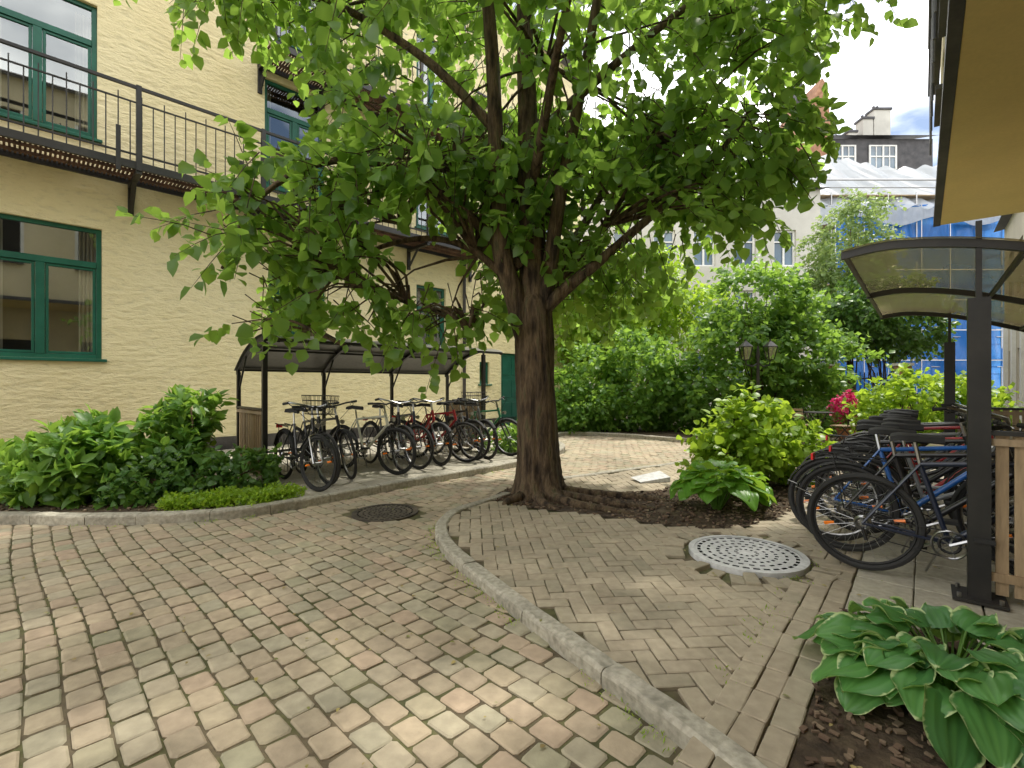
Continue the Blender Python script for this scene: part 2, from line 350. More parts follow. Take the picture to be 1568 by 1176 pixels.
# kerbs
def kerb(name,line,side,h,wid,seg=.75):
    mb=MB(); P=[Vector((x,y,0)) for x,y in line]
    cum=[0]
    for a,b in zip(P[:-1],P[1:]): cum.append(cum[-1]+(b-a).length)
    TT=[(P[min(i+1,len(P)-1)]-P[max(i-1,0)]).normalized() for i in range(len(P))]
    def at(s):
        s=min(max(s,0),cum[-1]-1e-5)
        for i in range(len(cum)-1):
            if s<=cum[i+1]:
                t=(s-cum[i])/(cum[i+1]-cum[i]+1e-9); p=P[i].lerp(P[i+1],t); tt=TT[i].lerp(TT[i+1],t).normalized()
                return p,Vector((-tt.y,tt.x,0))*side
    s=0
    while s<cum[-1]-.05:
        l=min(seg*random.uniform(.75,1.15),cum[-1]-s); dz=random.gauss(0,.002); K=8; i0=len(mb.v); dx=random.gauss(0,.002)
        prof=[(0,-.1),(0,h-.02),(.006,h-.007),(.02,h),(wid-.012,h),(wid,h-.01),(wid,-.1)]
        for k in range(K+1):
            e=0 if 0<k<K else .004
            p,nn=at(s+.003+(l-.006)*k/K)
            for (o,z) in prof: q=p+nn*(o+dx+random.gauss(0,.0015)); mb.v.append((q.x,q.y,z+dz+(random.gauss(0,.0018)-e if z>0 else 0)))
        m=len(prof); rr=random.random()
        for k in range(K):
            for a in range(m-1): mb.face((i0+k*m+a,i0+k*m+a+1,i0+(k+1)*m+a+1,i0+(k+1)*m+a),'granite',rr)
        mb.face([i0+a for a in range(m)],'granite',rr); mb.face([i0+K*m+a for a in range(m)][::-1],'granite',rr)
        s+=l
    return mb.build(name)
kerb('kerb',kerbA,-1,.075,.11); kerb('kerb',kerbB,-1,.072,.11); kerb('kerb',kerbL,1,.095,.12,.6)
# manhole covers
def cover(name,c,R,k,z):
    root=empty(name,(c[0],c[1],z)); mb=MB(); na=96; rs=[0,.07,.15,.21,.31,.36,.46,.52,.63,.68,.79,.85,.90,1.0]
    def hole(i,j):
        if i==2: return j%8 in(0,1,2,3)
        if i==4: return j%6 in(0,1,2)
        if i==6: return j%4 in(0,1)
        if i==8: return j%4 in(2,3)
        if i==10: return j%3!=0
        return False
    top=z
    for i in range(len(rs)-1):
        for j in range(na):
            t0,t1=2*math.pi*j/na,2*math.pi*(j+1)/na; ra,rb=rs[i]*R,rs[i+1]*R
            zz=top-.02 if hole(i,j) else top+(.004 if i in(12,) else 0)
            kk='dk' if hole(i,j) else k
            pts=[(c[0]+rr*math.cos(t),c[1]+rr*math.sin(t),zz) for rr,t in ((ra,t0),(rb,t0),(rb,t1),(ra,t1))]
            mb.poly(pts if i else pts[1:3]+[pts[0]],kk)
            if hole(i,j):
                for (A,B,nb) in ((0,1,(i,j-1)),(1,2,(i+1,j)),(2,3,(i,j+1)),(3,0,(i-1,j))):
                    if hole(nb[0],nb[1]%na): continue
                    a,b=pts[A],pts[B]; mb.poly([a,b,(b[0],b[1],top),(a[0],a[1],top)],'dk')
    for j in range(na):
        t0,t1=2*math.pi*j/na,2*math.pi*(j+1)/na
        mb.poly([(c[0]+R*math.cos(t),c[1]+R*math.sin(t),zz) for t,zz in ((t0,top-.05),(t1,top-.05),(t1,top+.004),(t0,top+.004))],k)
    mb.build('cover_plate',root)
M['dk']=pmat('drain_hole',[(.01,.01,.01)],rough=.9,dirt=0)
cover('manhole_cover',(1.77,3.65),.41,'iron',.078)
cover('manhole_cover',(-1.33,5.08),.34,'irond',.006)
# ------------------------------------------------------------------ foliage
def unit(a): return a/np.maximum(np.linalg.norm(a,axis=1,keepdims=True),1e-9)
TV=np.array([(0,0,0),(.36,0,-.0),(.7,0,-.03),(1,0,-.12),(.30,.42,.09),(.66,.33,.04),(.30,-.42,.09),(.66,-.33,.04)])
TFc=[(0,6,1),(0,1,4),(1,6,7,2),(1,2,5,4),(2,7,3),(2,3,5)]
SV=np.array([(0,0,0),(.5,.36,.08),(1,0,-.06),(.5,-.36,.08)]); SF=[(0,3,2),(0,2,1)]
def leaves(name,parent,pos,ld,nr,size,aspect,mat,simple=False,rnd=None):
    ld=unit(ld); nr=unit(nr-ld*np.sum(nr*ld,1,keepdims=True)); sd=np.cross(nr,ld)
    T,F=(SV,SF) if simple else (TV,TFc); n=len(pos); m=len(T)
    V=pos[:,None,:]+size[:,None,None]*(T[None,:,0,None]*ld[:,None,:]+aspect*T[None,:,1,None]*sd[:,None,:]+T[None,:,2,None]*nr[:,None,:])
    V=V.reshape(-1,3); base=np.arange(n)*m
    allf=[ (base[:,None]+np.array(f)[None]) for f in F]
    loops=[];starts=[];tot=[];off=0
    for a in allf:
        k=a.shape[1]; loops.append(a.reshape(-1)); starts.append(off+np.arange(n)*k); tot.append(np.full(n,k)); off+=n*k
    loops=np.concatenate(loops); starts=np.concatenate(starts); tot=np.concatenate(tot)
    me=bpy.data.meshes.new(name); me.vertices.add(len(V)); me.vertices.foreach_set('co',V.astype(np.float32).ravel())
    me.loops.add(len(loops)); me.loops.foreach_set('vertex_index',loops.astype(np.int32))
    me.polygons.add(len(starts)); me.polygons.foreach_set('loop_start',starts.astype(np.int32))
    try: me.polygons.foreach_set('loop_total',tot.astype(np.int32))
    except Exception: pass
    me.update(calc_edges=True); me.validate()
    if rnd is None: rnd=rng.random(n)
    a=me.attributes.new('rnd','FLOAT','POINT'); a.data.foreach_set('value',np.repeat(rnd,m).astype(np.float32))
    me.materials.append(mat); o=bpy.data.objects.new(name,me); C.objects.link(o)
    if parent: o.parent=parent; o.matrix_parent_inverse=Matrix.Translation(-parent.location)
    return o
def foliage(name,parent,blobs,ntw,leaf,mat,simple=False,droop=.3,shell=.45,per=10,L_=.45,gap=-9,up=.7,aspect=1.0,out=.3,minz=.02,cut=None,gf=1.0):
    B=np.array(blobs,float); wt=B[:,6]*(B[:,3]*B[:,4]*B[:,5])**(2/3); wt/=wt.sum()
    idx=rng.choice(len(B),ntw,p=wt); c=B[idx,:3]; R=B[idx,3:6]
    d=unit(rng.normal(size=(ntw,3))); rad=shell+(1-shell)*rng.random(ntw)**.6
    rad*=1+.14*np.sin(5*d[:,0]+3*d[:,2]+idx)+.10*np.sin(7*d[:,1]-4*d[:,2]+2*idx)
    p=c+d*R*rad[:,None]; g_=p*gf
    gg=np.sin(2.3*g_[:,0]+1.3*g_[:,1])+np.sin(2.1*g_[:,1]-2.9*g_[:,2]+1)+np.sin(3.3*g_[:,2]+1.7*g_[:,0]+2)
    k=(gg>gap)&(p[:,2]>minz)
    if cut is not None: k&=cut(p)
    p=p[k];d=d[k];R=R[k]; ow=unit(d/R)
    td=unit(ow+.6*rng.normal(size=p.shape)*.8+np.array([0,0,-droop])); n=len(p)
    tone=np.clip(.5+.26*rng.normal(size=n),0,1)
    P=[];LD=[];NR=[];RN=[]
    LL=L_*rng.uniform(.6,1.3,n)
    for j in range(per):
        t=(j+.6)/per*LL
        q=p+td*t[:,None]; q[:,2]-=droop*t*t*1.0
        sd=unit(np.cross(td,rng.normal(size=p.shape)))
        ld=unit(td*.5+sd*.9+np.array([0,0,-droop]))
        nr=unit(np.array([0,0,up])+.5*rng.normal(size=p.shape)+ow*out)
        P.append(q+sd*.02);LD.append(ld);NR.append(nr);RN.append(np.clip(tone+.15*rng.normal(size=n),0,1))
    P=np.concatenate(P);LD=np.concatenate(LD);NR=np.concatenate(NR);RN=np.concatenate(RN)
    k=P[:,2]>minz
    sz=leaf*rng.uniform(.6,1.25,len(P))
    leaves(name,parent,P[k],LD[k],NR[k],sz[k],aspect,mat,simple,RN[k])
    return p,td,LL
LM=leafmat('tree_leaves',[(.05,.12,.026),(.085,.18,.038),(.13,.25,.05)],trans=(.44,.68,.10),tf=.5,rough=.38)
LB=leafmat('bush_leaves',[(.06,.14,.028),(.10,.22,.04),(.15,.29,.055)],trans=(.38,.6,.08),tf=.44)
LD_=leafmat('dark_leaves',[(.04,.10,.026),(.065,.15,.035),(.10,.20,.045)],trans=(.26,.45,.07),tf=.36,rough=.35)
LY=leafmat('yellowgreen_leaves',[(.13,.23,.02),(.19,.33,.03),(.27,.41,.05)],trans=(.54,.74,.06),tf=.44)
LP=leafmat('pale_leaves',[(.09,.16,.05),(.14,.23,.07),(.2,.3,.10)],trans=(.4,.52,.15),tf=.4)
# main tree
tree=empty('courtyard_tree',(.31,5.65,0))
mb=MB()
trunk=smoothline([(.33,5.65,-.05),(.32,5.65,.12),(.31,5.65,.35),(.29,5.65,.8),(.27,5.65,1.4),(.25,5.68,2.1),(.24,5.72,2.9),(.20,5.8,4),(.16,5.9,5.5),(.1,6,7.5),(.0,6.1,9.3)],8)
tr=[]
for x,y,z in trunk:
    r=.215+.13*math.exp(-max(z,0)/.16)+.03*math.exp(-max(z,0)/.9)
    if z>2: r=.215*max(.1,1-(z-2)/8)*(1 if z<2.3 else .8)
    tr.append(r)
ph=[random.uniform(0,6.28) for _ in range(6)]
def rn(j,a):
    an=2*math.pi*a/48; z=trunk[j][2]; fl=math.exp(-max(z,0)/.35)
    return 1+(.03+.13*fl)*math.sin(5*an+ph[0]+z*.4)+.03*math.sin(13*an+ph[1]+z*.9)+.03*math.sin(19*an+ph[2]-z*.6+2*math.sin(z*2))+.02*math.sin(3*an+z*5)+random.gauss(0,.012)
mb.tube(trunk,tr,'bark',n=48,rn=rn)
def limb(pts,r0,r1,n=10,k=6):
    q=smoothline(pts,k); m=len(q)
    mb.tube(q,[r0+(r1-r0)*i/(m-1) for i in range(m)],'bark',n=n,rn=lambda j,a:1+.06*math.sin(3*a+j*.5)+random.gauss(0,.02))
limb([(.2,5.66,1.75),(.06,5.6,2.25),(-.12,5.5,2.9),(-.18,5.4,4.0),(-.25,5.3,5.4),(-.5,5.2,7)],.14,.05,14)
limb([(.3,5.66,2.0),(.42,5.6,2.6),(.55,5.5,3.5),(.8,5.4,4.8),(1.1,5.3,6.5)],.11,.04,12)
limb([(.3,5.64,2.15),(.62,5.55,2.45),(1.0,5.5,2.75),(1.5,5.6,3.2),(2.3,5.8,3.9),(3.0,6,4.8)],.085,.025)
limb([(.3,5.7,2.3),(.7,6.1,3.0),(1.2,6.6,3.9),(1.8,7.1,5)],.09,.03)
limb([(.1,5.6,2.7),(-.6,5.5,3.35),(-1.3,5.4,3.75),(-2.1,5.35,3.8),(-2.8,5.3,3.35),(-3.15,5.25,2.6)],.07,.015)
limb([(.0,5.55,2.5),(-.5,5.5,2.9),(-1.1,5.5,3.0),(-1.8,5.45,2.75),(-2.2,5.45,2.3)],.05,.012)
limb([(-.2,5.4,4.2),(-1,5.4,5.0),(-2.2,5.4,5.7),(-3.6,5.4,6.1)],.06,.02)
limb([(.15,5.8,4.2),(1.2,5.9,5.2),(2.4,6,6.2),(3.6,6,6.9)],.07,.02)
limb([(.2,5.8,3.5),(0,6.8,4.5),(-.6,7.8,5.2)],.08,.02)
limb([(.2,5.7,3.4),(.4,4.8,4.4),(.6,3.8,5.1)],.07,.02)
# roots
for pts in ([(.5,5.5,.1),(.8,5.35,.09),(1.15,5.1,.08),(1.5,5.02,.05)],[(.45,5.4,.1),(.7,5.1,.08),(1.0,4.9,.07),(1.4,4.72,.03)],[(.1,5.4,.1),(-.05,5.25,.07),(-.1,5.15,.03)],[(.6,5.6,.12),(1.0,5.6,.08),(1.4,5.45,.08),(1.9,5.3,.03)],[(.3,5.35,.1),(.35,5.15,.07),(.5,4.98,.04)]):
    limb(pts,.06,.02,8,5)
blobs=[(.5,5.9,5.4,2.7,2.5,1.8,.85),(.6,6.4,7.6,2.2,2.0,1.1,.25),(2.45,6,4.5,1.15,1.4,1.25,1.0),(3.35,6.1,6.6,1.2,1.4,1.3,.8),
(1.6,6,3.45,1.1,1.1,.8,.85),(.35,6.2,3.7,1.3,.9,.9,.45),(.8,6.9,3.2,1.2,.9,.9,.55),(-.75,5.5,3.0,.75,.8,1.0,.45),(-1.15,5.6,4.0,1.1,1.0,.85,.65),
(-2.1,5.35,3.35,.95,.9,.5,.65),(-2.95,5.3,2.7,.5,.6,.85,.95),(-1.95,5.45,2.45,.55,.6,.5,.4),(-2.4,5.4,5.95,1.4,1.0,.45,.6),(-3.5,5.4,6.2,.7,.8,.4,.7),(-.9,5.5,2.15,.45,.5,.35,.55),(.6,6.1,2.7,.8,.6,.5,.35),(-3.0,5.25,1.95,.2,.25,.3,.8)]
p,td,LL=foliage('leaves',tree,blobs,2750,.155,LM,droop=.5,shell=.35,per=10,L_=.44,gap=-.7,cut=lambda p:(np.linalg.norm(p-np.array([0,0,1.35]),axis=1)>2.6))
ii=rng.choice(len(p),min(1500,len(p)),replace=False)
for i in ii:
    a=Vector(p[i]); t=Vector(td[i]); l=LL[i]
    mb.tube([a-t*.25+Vector((0,0,.0)),a,a+t*l*.5+Vector((0,0,-.1*l)),a+t*l+Vector((0,0,-.45*l*l))],[.008,.006,.004,.002],'bark',n=3,cap=False)
for bi,b in enumerate(blobs):
    c=Vector(b[:3]); near=[i for i in range(len(p)) if abs(p[i][0]-c.x)<b[3] and abs(p[i][1]-c.y)<b[4] and abs(p[i][2]-c.z)<b[5]]
    random.shuffle(near)
    for i in near[:16]:
        e=Vector(p[i]); s=c+(Vector((.25,5.75,min(c.z-.5,7)))-c)*.35; m1=s.lerp(e,.4)+Vector((random.gauss(0,.12),random.gauss(0,.12),.15)); 
        mb.tube([s,m1,m1.lerp(e,.5)+Vector((0,0,.08)),e],[.024,.017,.011,.006],'bark',n=5,cap=False)
mb.build('trunk_and_limbs',tree,smooth=True)
# bushes
def bush(name,loc,blobs,n,leaf,mat,**k):
    r=empty(name,loc); foliage('foliage',r,blobs,n,leaf,mat,**k)
    m=MB()
    for b in blobs[:6]:
        for _ in range(4):
            m.tube([(loc[0]+random.gauss(0,.05),loc[1]+random.gauss(0,.05),0.03),((loc[0]+b[0])/2+random.gauss(0,.1),(loc[1]+b[1])/2,b[2]*.5),(b[0]+random.gauss(0,b[3]*.3),b[1]+random.gauss(0,b[4]*.3),b[2]+b[5]*.3)],[.03,.02,.008],'bark',n=5)
    m.build('stems',r,smooth=True); return r
bush('lilac_bush',(6.8,13,0),[(6.2,13,2.1,1.4,1.1,1.4,1),(7.7,13.2,2.0,1.1,1.1,1.1,1),(6.5,13.1,3.6,1.1,1,.9,1),(8.5,13.2,1.8,.8,.9,.8,1),(5.2,12.8,1.2,.8,.8,1.0,1),(7.6,13,3.2,.7,.7,.6,.8)],2100,.17,LB,simple=True,per=9,L_=.4,droop=.15,gap=-1.2)
bush('shade_bush',(3,14,0),[(2.3,13.7,1.2,1.0,.9,1.1,1),(3.6,13.5,1.4,1.1,.9,1.3,1),(4.5,13.6,.9,.7,.7,.9,1)],1200,.17,LB,simple=True,per=9,L_=.35,droop=.1,gap=-1.6)
bush('birch_tree',(12.6,18,0),[(12.6,18,6.6,1.3,1.3,1.3,1),(12.4,18,5.0,1.7,1.4,1.3,1),(13.0,18,7.7,.7,.7,.7,1),(11.4,18,4.2,1.2,1.2,1.2,1)],1800,.15,LP,simple=True,per=9,L_=.5,droop=.5,gap=-.8)
bush('maple_tree',(12.3,16,0),[(12.2,16,4.0,1.5,1.4,1.1,1),(13,16,3.2,1.1,1.2,.8,1),(11.3,16,3.4,1.0,1.1,.9,1)],1200,.17,LD_,simple=True,per=9,L_=.4,droop=.4,gap=-1.2)
bush('linden_tree',(3.4,17.5,0),[(2.4,17,4.0,2.0,1.6,1.7,1),(4.8,17.5,4.6,1.7,1.5,1.7,1),(3.4,17,3.0,1.8,1.5,1.3,1),(6.4,18,4.0,1.3,1.3,1.3,1)],2000,.2,LY,simple=True,per=9,L_=.5,droop=.4,gap=-1.2)
bush('spirea_bush',(3.1,6.25,.06),[(3.0,6.2,.62,.5,.45,.30,1),(3.45,6.35,.5,.5,.45,.34,1),(2.7,6.1,.42,.35,.35,.3,1),(3.15,6.3,.95,.22,.22,.26,.8),(2.85,6.2,.85,.2,.2,.2,.6),(3.6,6.2,.35,.3,.3,.25,.8)],430,.115,LY,per=9,L_=.26,droop=.15,gap=-1.6,gf=2.2,shell=.3)
bush('rhododendron_bush',(8.1,9.7,0),[(7.6,9.6,.8,.6,.6,.5,1),(8.4,9.8,1.0,.75,.6,.55,1),(9.2,9.8,.8,.6,.6,.5,1)],600,.14,LY,simple=True,per=8,L_=.25,droop=.0,gap=-1.8,gf=2)
bush('boxwood_bush',(7,12,0),[(5.4,11.9,.4,.6,.4,.4,1),(6.4,12.0,.35,.6,.4,.35,1),(7.5,12.1,.5,.6,.4,.45,1),(8.5,12.2,.5,.5,.4,.5,1)],700,.10,LB,simple=True,per=8,L_=.18,droop=.0)
bush('shade_bush',(1.7,12.9,0),[(1.6,13,.6,.5,.4,.6,1),(2.2,13,.7,.6,.4,.6,1)],400,.13,LB,simple=True,per=8,L_=.25,droop=.1)
bush('rhododendron_shrub',(-4.7,5.5,.06),[(-4.75,5.35,.45,.5,.4,.33,1),(-4.45,5.3,.33,.4,.35,.26,1),(-5.4,5.6,.35,.5,.4,.26,1),(-4.75,5.5,.72,.26,.26,.2,.9),(-5.0,5.2,.3,.3,.3,.25,.8)],300,.17,LB,per=8,L_=.15,droop=-.15,aspect=.62,shell=.3,up=.9,gap=-1.4,gf=2.5)
bush('rhododendron_shrub',(-4.15,6.0,.06),[(-4.2,6.0,.66,.36,.34,.28,1),(-4.0,6.1,1.0,.27,.27,.17,1),(-4.3,6.05,.97,.2,.2,.13,.8),(-4.2,6.0,.35,.3,.3,.25,1)],210,.155,LB,per=8,L_=.15,droop=-.15,aspect=.6,shell=.3,up=.9,gap=-1.6,gf=2.5)
bush('barberry_shrub',(-3.75,5.6,.06),[(-3.7,5.65,.28,.4,.35,.22,1),(-3.2,5.85,.28,.32,.3,.2,1),(-4.1,5.35,.24,.35,.3,.2,1)],420,.09,LD_,per=8,L_=.15,droop=.0,aspect=.8,gap=-1.8,gf=3)
gc=empty('ground_cover_plants',(-3,5.3,.06))
foliage('foliage',gc,[(-3.0,5.25,.08,.45,.26,.07,1),(-2.65,5.45,.08,.27,.25,.06,1),(-3.4,5.1,.08,.35,.22,.06,1)],1200,.045,LY,simple=True,per=7,L_=.06,droop=-.3,shell=.1)
gc=empty('ground_cover_plants',(0,8.5,.06))
foliage('foliage',gc,[(-.1,9.2,.25,.5,.3,.2,1),(.3,9.7,.3,.4,.4,.25,1)],260,.10,LB,simple=True,per=7,L_=.15,droop=-.1,shell=.1)
# hosta
def hosta(name,c,n,R,Ls,mat,h=.3,wr=.43):
    V=[];Fc=[];ed=[];rn_=[];root=empty(name,(c[0],c[1],.06)); st=MB()
    M[name+'_st']=LB
    nu,nw=14,14
    for i in range(n):
        ph=i*2.399+random.gauss(0,.25); tier=(i+.5)/n
        L_=Ls*random.uniform(.8,1.15)*(.75+.35*tier); r0=R*(.12+.42*tier**.8); z0=h*(1.05-.45*tier)+random.gauss(0,.02)
        dx,dy=math.cos(ph),math.sin(ph); sx,sy=-dy,dx
        base=Vector((c[0]+dx*r0,c[1]+dy*r0,.06+z0))
        st.tube([(c[0]+dx*.03,c[1]+dy*.03,.05),(c[0]+dx*r0*.5,c[1]+dy*r0*.5,.06+z0*.65),tuple(base)],[.007,.005,.004],name+'_st',n=5,r=.8)
        el=math.radians(30-42*tier)+random.gauss(0,.15); curl=math.radians(random.uniform(30,60)); wd=L_*random.uniform(wr-.03,wr+.05); roll=random.gauss(0,.28); rr=random.random()
        o=len(V); pt=base.copy(); phs=random.uniform(0,6)
        for a in range(nu+1):
            t=a/nu; an=el-curl*t
            if a: pt=pt+Vector((dx*math.cos(an),dy*math.cos(an),math.sin(an)))*(L_/nu)
            prof=(math.sin(math.pi*min(1,(t*.93+.07))**.72))**.75 if t<1 else 0
            ww=wd*max(prof,0.01)
            for b in range(nw+1):
                s=(b/nw)*2-1
                lat=s*ww; up=ww*(.26*abs(s)-.22*s*s)+.006*math.cos(s*math.pi*6)*prof+.016*s*s*math.sin(t*9+phs+(2 if s>0 else 0))
                nx,nz=-math.sin(an),math.cos(an)
                lat2=lat*math.cos(roll)-up*math.sin(roll); up2=up*math.cos(roll)+lat*math.sin(roll)
                V.append((pt.x+sx*lat2+dx*nx*up2, pt.y+sy*lat2+dy*nx*up2, max(pt.z+nz*up2,.07)))
                ed.append(max(abs(s),t**3*.98 if t>.6 else 0)); rn_.append(min(1,max(0,rr*.6+.25*(1-abs(s))+.18*math.cos(s*math.pi*6))))
        for a in range(nu):
            for b in range(nw):
                q=o+a*(nw+1)+b; Fc.append((q,q+1,q+nw+2,q+nw+1))
    me=bpy.data.meshes.new('leaves'); me.from_pydata(V,[],Fc); me.materials.append(mat)
    for nm,d in (('rnd',rn_),('edge',ed)):
        a=me.attributes.new(nm,'FLOAT','POINT'); a.data.foreach_set('value',d)
    me.polygons.foreach_set('use_smooth',[True]*len(Fc)); ob=bpy.data.objects.new('leaves',me); C.objects.link(ob); ob.parent=root; ob.matrix_parent_inverse=Matrix.Translation(-root.location)
    st.build('stalks',root)
HM=leafmat('hosta_variegated',[(.05,.16,.05),(.09,.25,.065),(.14,.34,.08)],trans=(.34,.58,.1),tf=.3,rough=.4,margin=(.52,.62,.30))
HG=leafmat('hosta_green',[(.10,.26,.03),(.16,.36,.045)],trans=(.42,.66,.06),tf=.36,rough=.38)
hosta('hosta_plant',(1.80,1.98),80,.66,.235,HM,.24,.47)
hosta('hosta_plant',(2.12,5.0),48,.50,.29,HG,.40)
hosta('hosta_plant',(2.55,5.3),20,.32,.24,HG,.27)
# bark chips and litter
def chips(name,poly,n,z,kk,s=.03):
    mb=MB(); P=np.array(poly); lo=P.min(0);hi=P.max(0); q=rng.uniform(lo,hi,(n*2,2)); q=q[inpoly(q,poly)][:n]
    for x,y in q:
        a=random.uniform(0,3.14); l=s*random.uniform(.4,1.4); w_=l*random.uniform(.25,.6); F=Fr((x,y),(math.cos(a),math.sin(a)),(-math.sin(a),math.cos(a)))
        mb.box(F,-l/2,l/2,-w_/2,w_/2,z+random.random()*.008,z+.008+random.random()*.012,kk)
    mb.build(name)
chips('bark_mulch',hbed,3200,.056,'chip'); chips('bark_mulch',pit,2200,.056,'chip',.03)
chips('bark_mulch',[(-7,4.8),(-3,4.9),(-2.5,5.4),(-4,7),(-7,7)],1200,.06,'chip',.04)
n=420; q=np.stack([rng.uniform(-4,3.5,n),rng.uniform(1.5,9,n)],1); isl=inpoly(q,island)
pos=np.column_stack([q,np.where(isl,.074,.010)]); leaves('leaf_litter',None,pos,np.column_stack([rng.normal(size=(n,2)),np.zeros(n)]),np.tile([0,0,1.],(n,1))+.2*rng.normal(size=(n,3)),rng.uniform(.012,.032,n),.8,leafmat('dry_leaves',[(.25,.17,.07),(.35,.28,.10),(.12,.15,.04)],tf=.1))
# moss / grass tufts in joints
gt=empty('grass_tufts',(0,0,0))
pts=[]
for _ in range(110):
    s=random.choice([0,0,1,2])
    if s==0: pl=kerbA; k=random.randrange(10,len(pl)); x,y=pl[k]; x-=.03
    elif s==1: pl=kerbL; k=random.randrange(20,60); x,y=pl[k]; y-=.03
    else: p_=AF(random.uniform(-1.2,2.2),random.uniform(-.34,-.3)); x,y=p_
    for _ in range(10): pts.append((x+random.gauss(0,.03),y+random.gauss(0,.06),.0 if s<2 else .055))
pts=np.array(pts); n=len(pts)
leaves('blades',gt,pts,np.column_stack([rng.normal(size=(n,2))*.9,np.ones(n)]),rng.normal(size=(n,3)),rng.uniform(.012,.03,n),.35,LY,simple=True)
# ------------------------------------------------------------------ buildings
def wallholes(mb,F,x0,x1,z0,z1,holes,k,t=0,rev=.18,inward=-1):
    xs=sorted(set([x0,x1]+[v for h in holes for v in h[:2] if x0<v<x1])); zs=sorted(set([z0,z1]+[v for h in holes for v in h[2:4] if z0<v<z1]))
    for a,b in zip(xs[:-1],xs[1:]):
        for c,d in zip(zs[:-1],zs[1:]):
            cx,cz=(a+b)/2,(c+d)/2
            if any(h[0]<cx<h[1] and h[2]<cz<h[3] for h in holes): continue
            mb.poly([F.p(a,t,c),F.p(b,t,c),F.p(b,t,d),F.p(a,t,d)],k)
    for h in holes:
        a,b,c,d=h[:4]; y=t+inward*rev
        mb.poly([F.p(a,t,c),F.p(a,y,c),F.p(a,y,d),F.p(a,t,d)],k); mb.poly([F.p(b,t,c),F.p(b,y,c),F.p(b,y,d),F.p(b,t,d)],k)
        mb.poly([F.p(a,t,c),F.p(b,t,c),F.p(b,y,c),F.p(a,y,c)],k); mb.poly([F.p(a,t,d),F.p(b,t,d),F.p(b,y,d),F.p(a,y,d)],k)
def window(root,F,a,b,c,d,kf='green',t=-.07,transom=None,mull=1,curt=True,fw=.07):
    mb=MB(); y0,y1=t-.06,t
    mb.box(F,a,a+fw,y0,y1,c,d,kf); mb.box(F,b-fw,b,y0,y1,c,d,kf); mb.box(F,a+fw,b-fw,y0,y1,c,c+fw,kf); mb.box(F,a+fw,b-fw,y0,y1,d-fw,d,kf)
    zt=transom or d
    if transom: mb.box(F,a+fw,b-fw,y0-.003,y1+.012,zt-.05,zt+.05,kf)
    top=(zt-.05) if transom else d-fw
    n=mull+1
    for i in range(1,n):
        x=a+(b-a)*i/n; mb.box(F,x-.055,x+.055,y0-.003,y1+.01,c+fw,top,kf)
    for i in range(n):          # casement sashes
        xa=a+(b-a)*i/n+(fw if i==0 else .055); xb=a+(b-a)*(i+1)/n-(fw if i==n-1 else .055); s=.045; ya,yb=t-.05,t-.012
        mb.box(F,xa+.004,xa+s,ya,yb,c+fw+.004,top-.004,kf); mb.box(F,xb-s,xb-.004,ya,yb,c+fw+.004,top-.004,kf)
        mb.box(F,xa+s,xb-s,ya,yb,c+fw+.004,c+fw+s,kf); mb.box(F,xa+s,xb-s,ya,yb,top-s,top-.004,kf)
    mb.box(F,a-.06,b+.06,-.02,.06,c-.05,c-.003,kf)
    mb.build('window_frame',root,bevel=.005)
    mg=MB(); mg.poly([F.p(a+fw,t-.035,c+fw),F.p(b-fw,t-.035,c+fw),F.p(b-fw,t-.035,d-fw),F.p(a+fw,t-.035,d-fw)],'glass'); mg.build('window_glass',root)
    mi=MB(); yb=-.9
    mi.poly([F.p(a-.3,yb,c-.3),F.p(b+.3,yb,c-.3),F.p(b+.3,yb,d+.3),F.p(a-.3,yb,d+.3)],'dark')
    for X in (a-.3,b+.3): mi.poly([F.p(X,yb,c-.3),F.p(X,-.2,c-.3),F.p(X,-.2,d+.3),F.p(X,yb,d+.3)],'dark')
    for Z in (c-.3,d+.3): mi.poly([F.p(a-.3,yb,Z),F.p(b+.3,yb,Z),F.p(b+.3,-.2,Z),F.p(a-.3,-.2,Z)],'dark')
    if curt:
        for (xa,xb) in ((a+.02,a+(b-a)*.22),(b-(b-a)*.18,b-.02)):
            K=16
            for k in range(K):
                u0=xa+(xb-xa)*k/K;u1=xa+(xb-xa)*(k+1)/K; o0=.03*math.sin(k*1.9);o1=.03*math.sin((k+1)*1.9)
                mi.poly([F.p(u0,-.45+o0,c),F.p(u1,-.45+o1,c),F.p(u1,-.45+o1,d),F.p(u0,-.45+o0,d)],'curtain')
    mi.build('interior',root)
Q=10.67
LF=Fr((-S2*Q,S2*Q),D,NT)   # x along wall, y outward
LH=empty('yellow_apartment_building',tuple(LF.p(4,0,0)))
W=[(-.62,.88,1.77,3.96),(3.52,4.74,1.77,3.96),(7.15,8.1,1.77,3.96),(-4.4,-3.1,1.77,3.96),(-.62,.82,5.45,7.7),(3.45,4.72,5.45,7.7),(7.15,8.2,5.45,7.7),(-4.4,-3.1,5.45,7.7),(3.45,4.72,8.6,10.6),(7.15,8.2,8.6,10.6),(-.62,.82,8.9,11),(11.6,12.6,1.9,3.7),(11.6,12.6,5.45,7.4)]
small=(9.33,9.72,1.35,2.0); door=(10.2,11.15,.08,2.3)
mb=MB(); wallholes(mb,LF,-9,14.2,.32,12.5,W+[small,(door[0],door[1],.32,door[3])],'wall')
wallholes(mb,LF,-9,14.2,-.1,.32,[(door[0],door[1],.08,.32)],'base',t=.02)
mb.poly([LF.p(14.2,0,0),LF.p(14.2,-8,0),LF.p(14.2,-8,12.5),LF.p(14.2,0,12.5)],'wall'); mb.poly([LF.p(-9,0,0),LF.p(-9,-8,0),LF.p(-9,-8,12.5),LF.p(-9,0,12.5)],'wall')
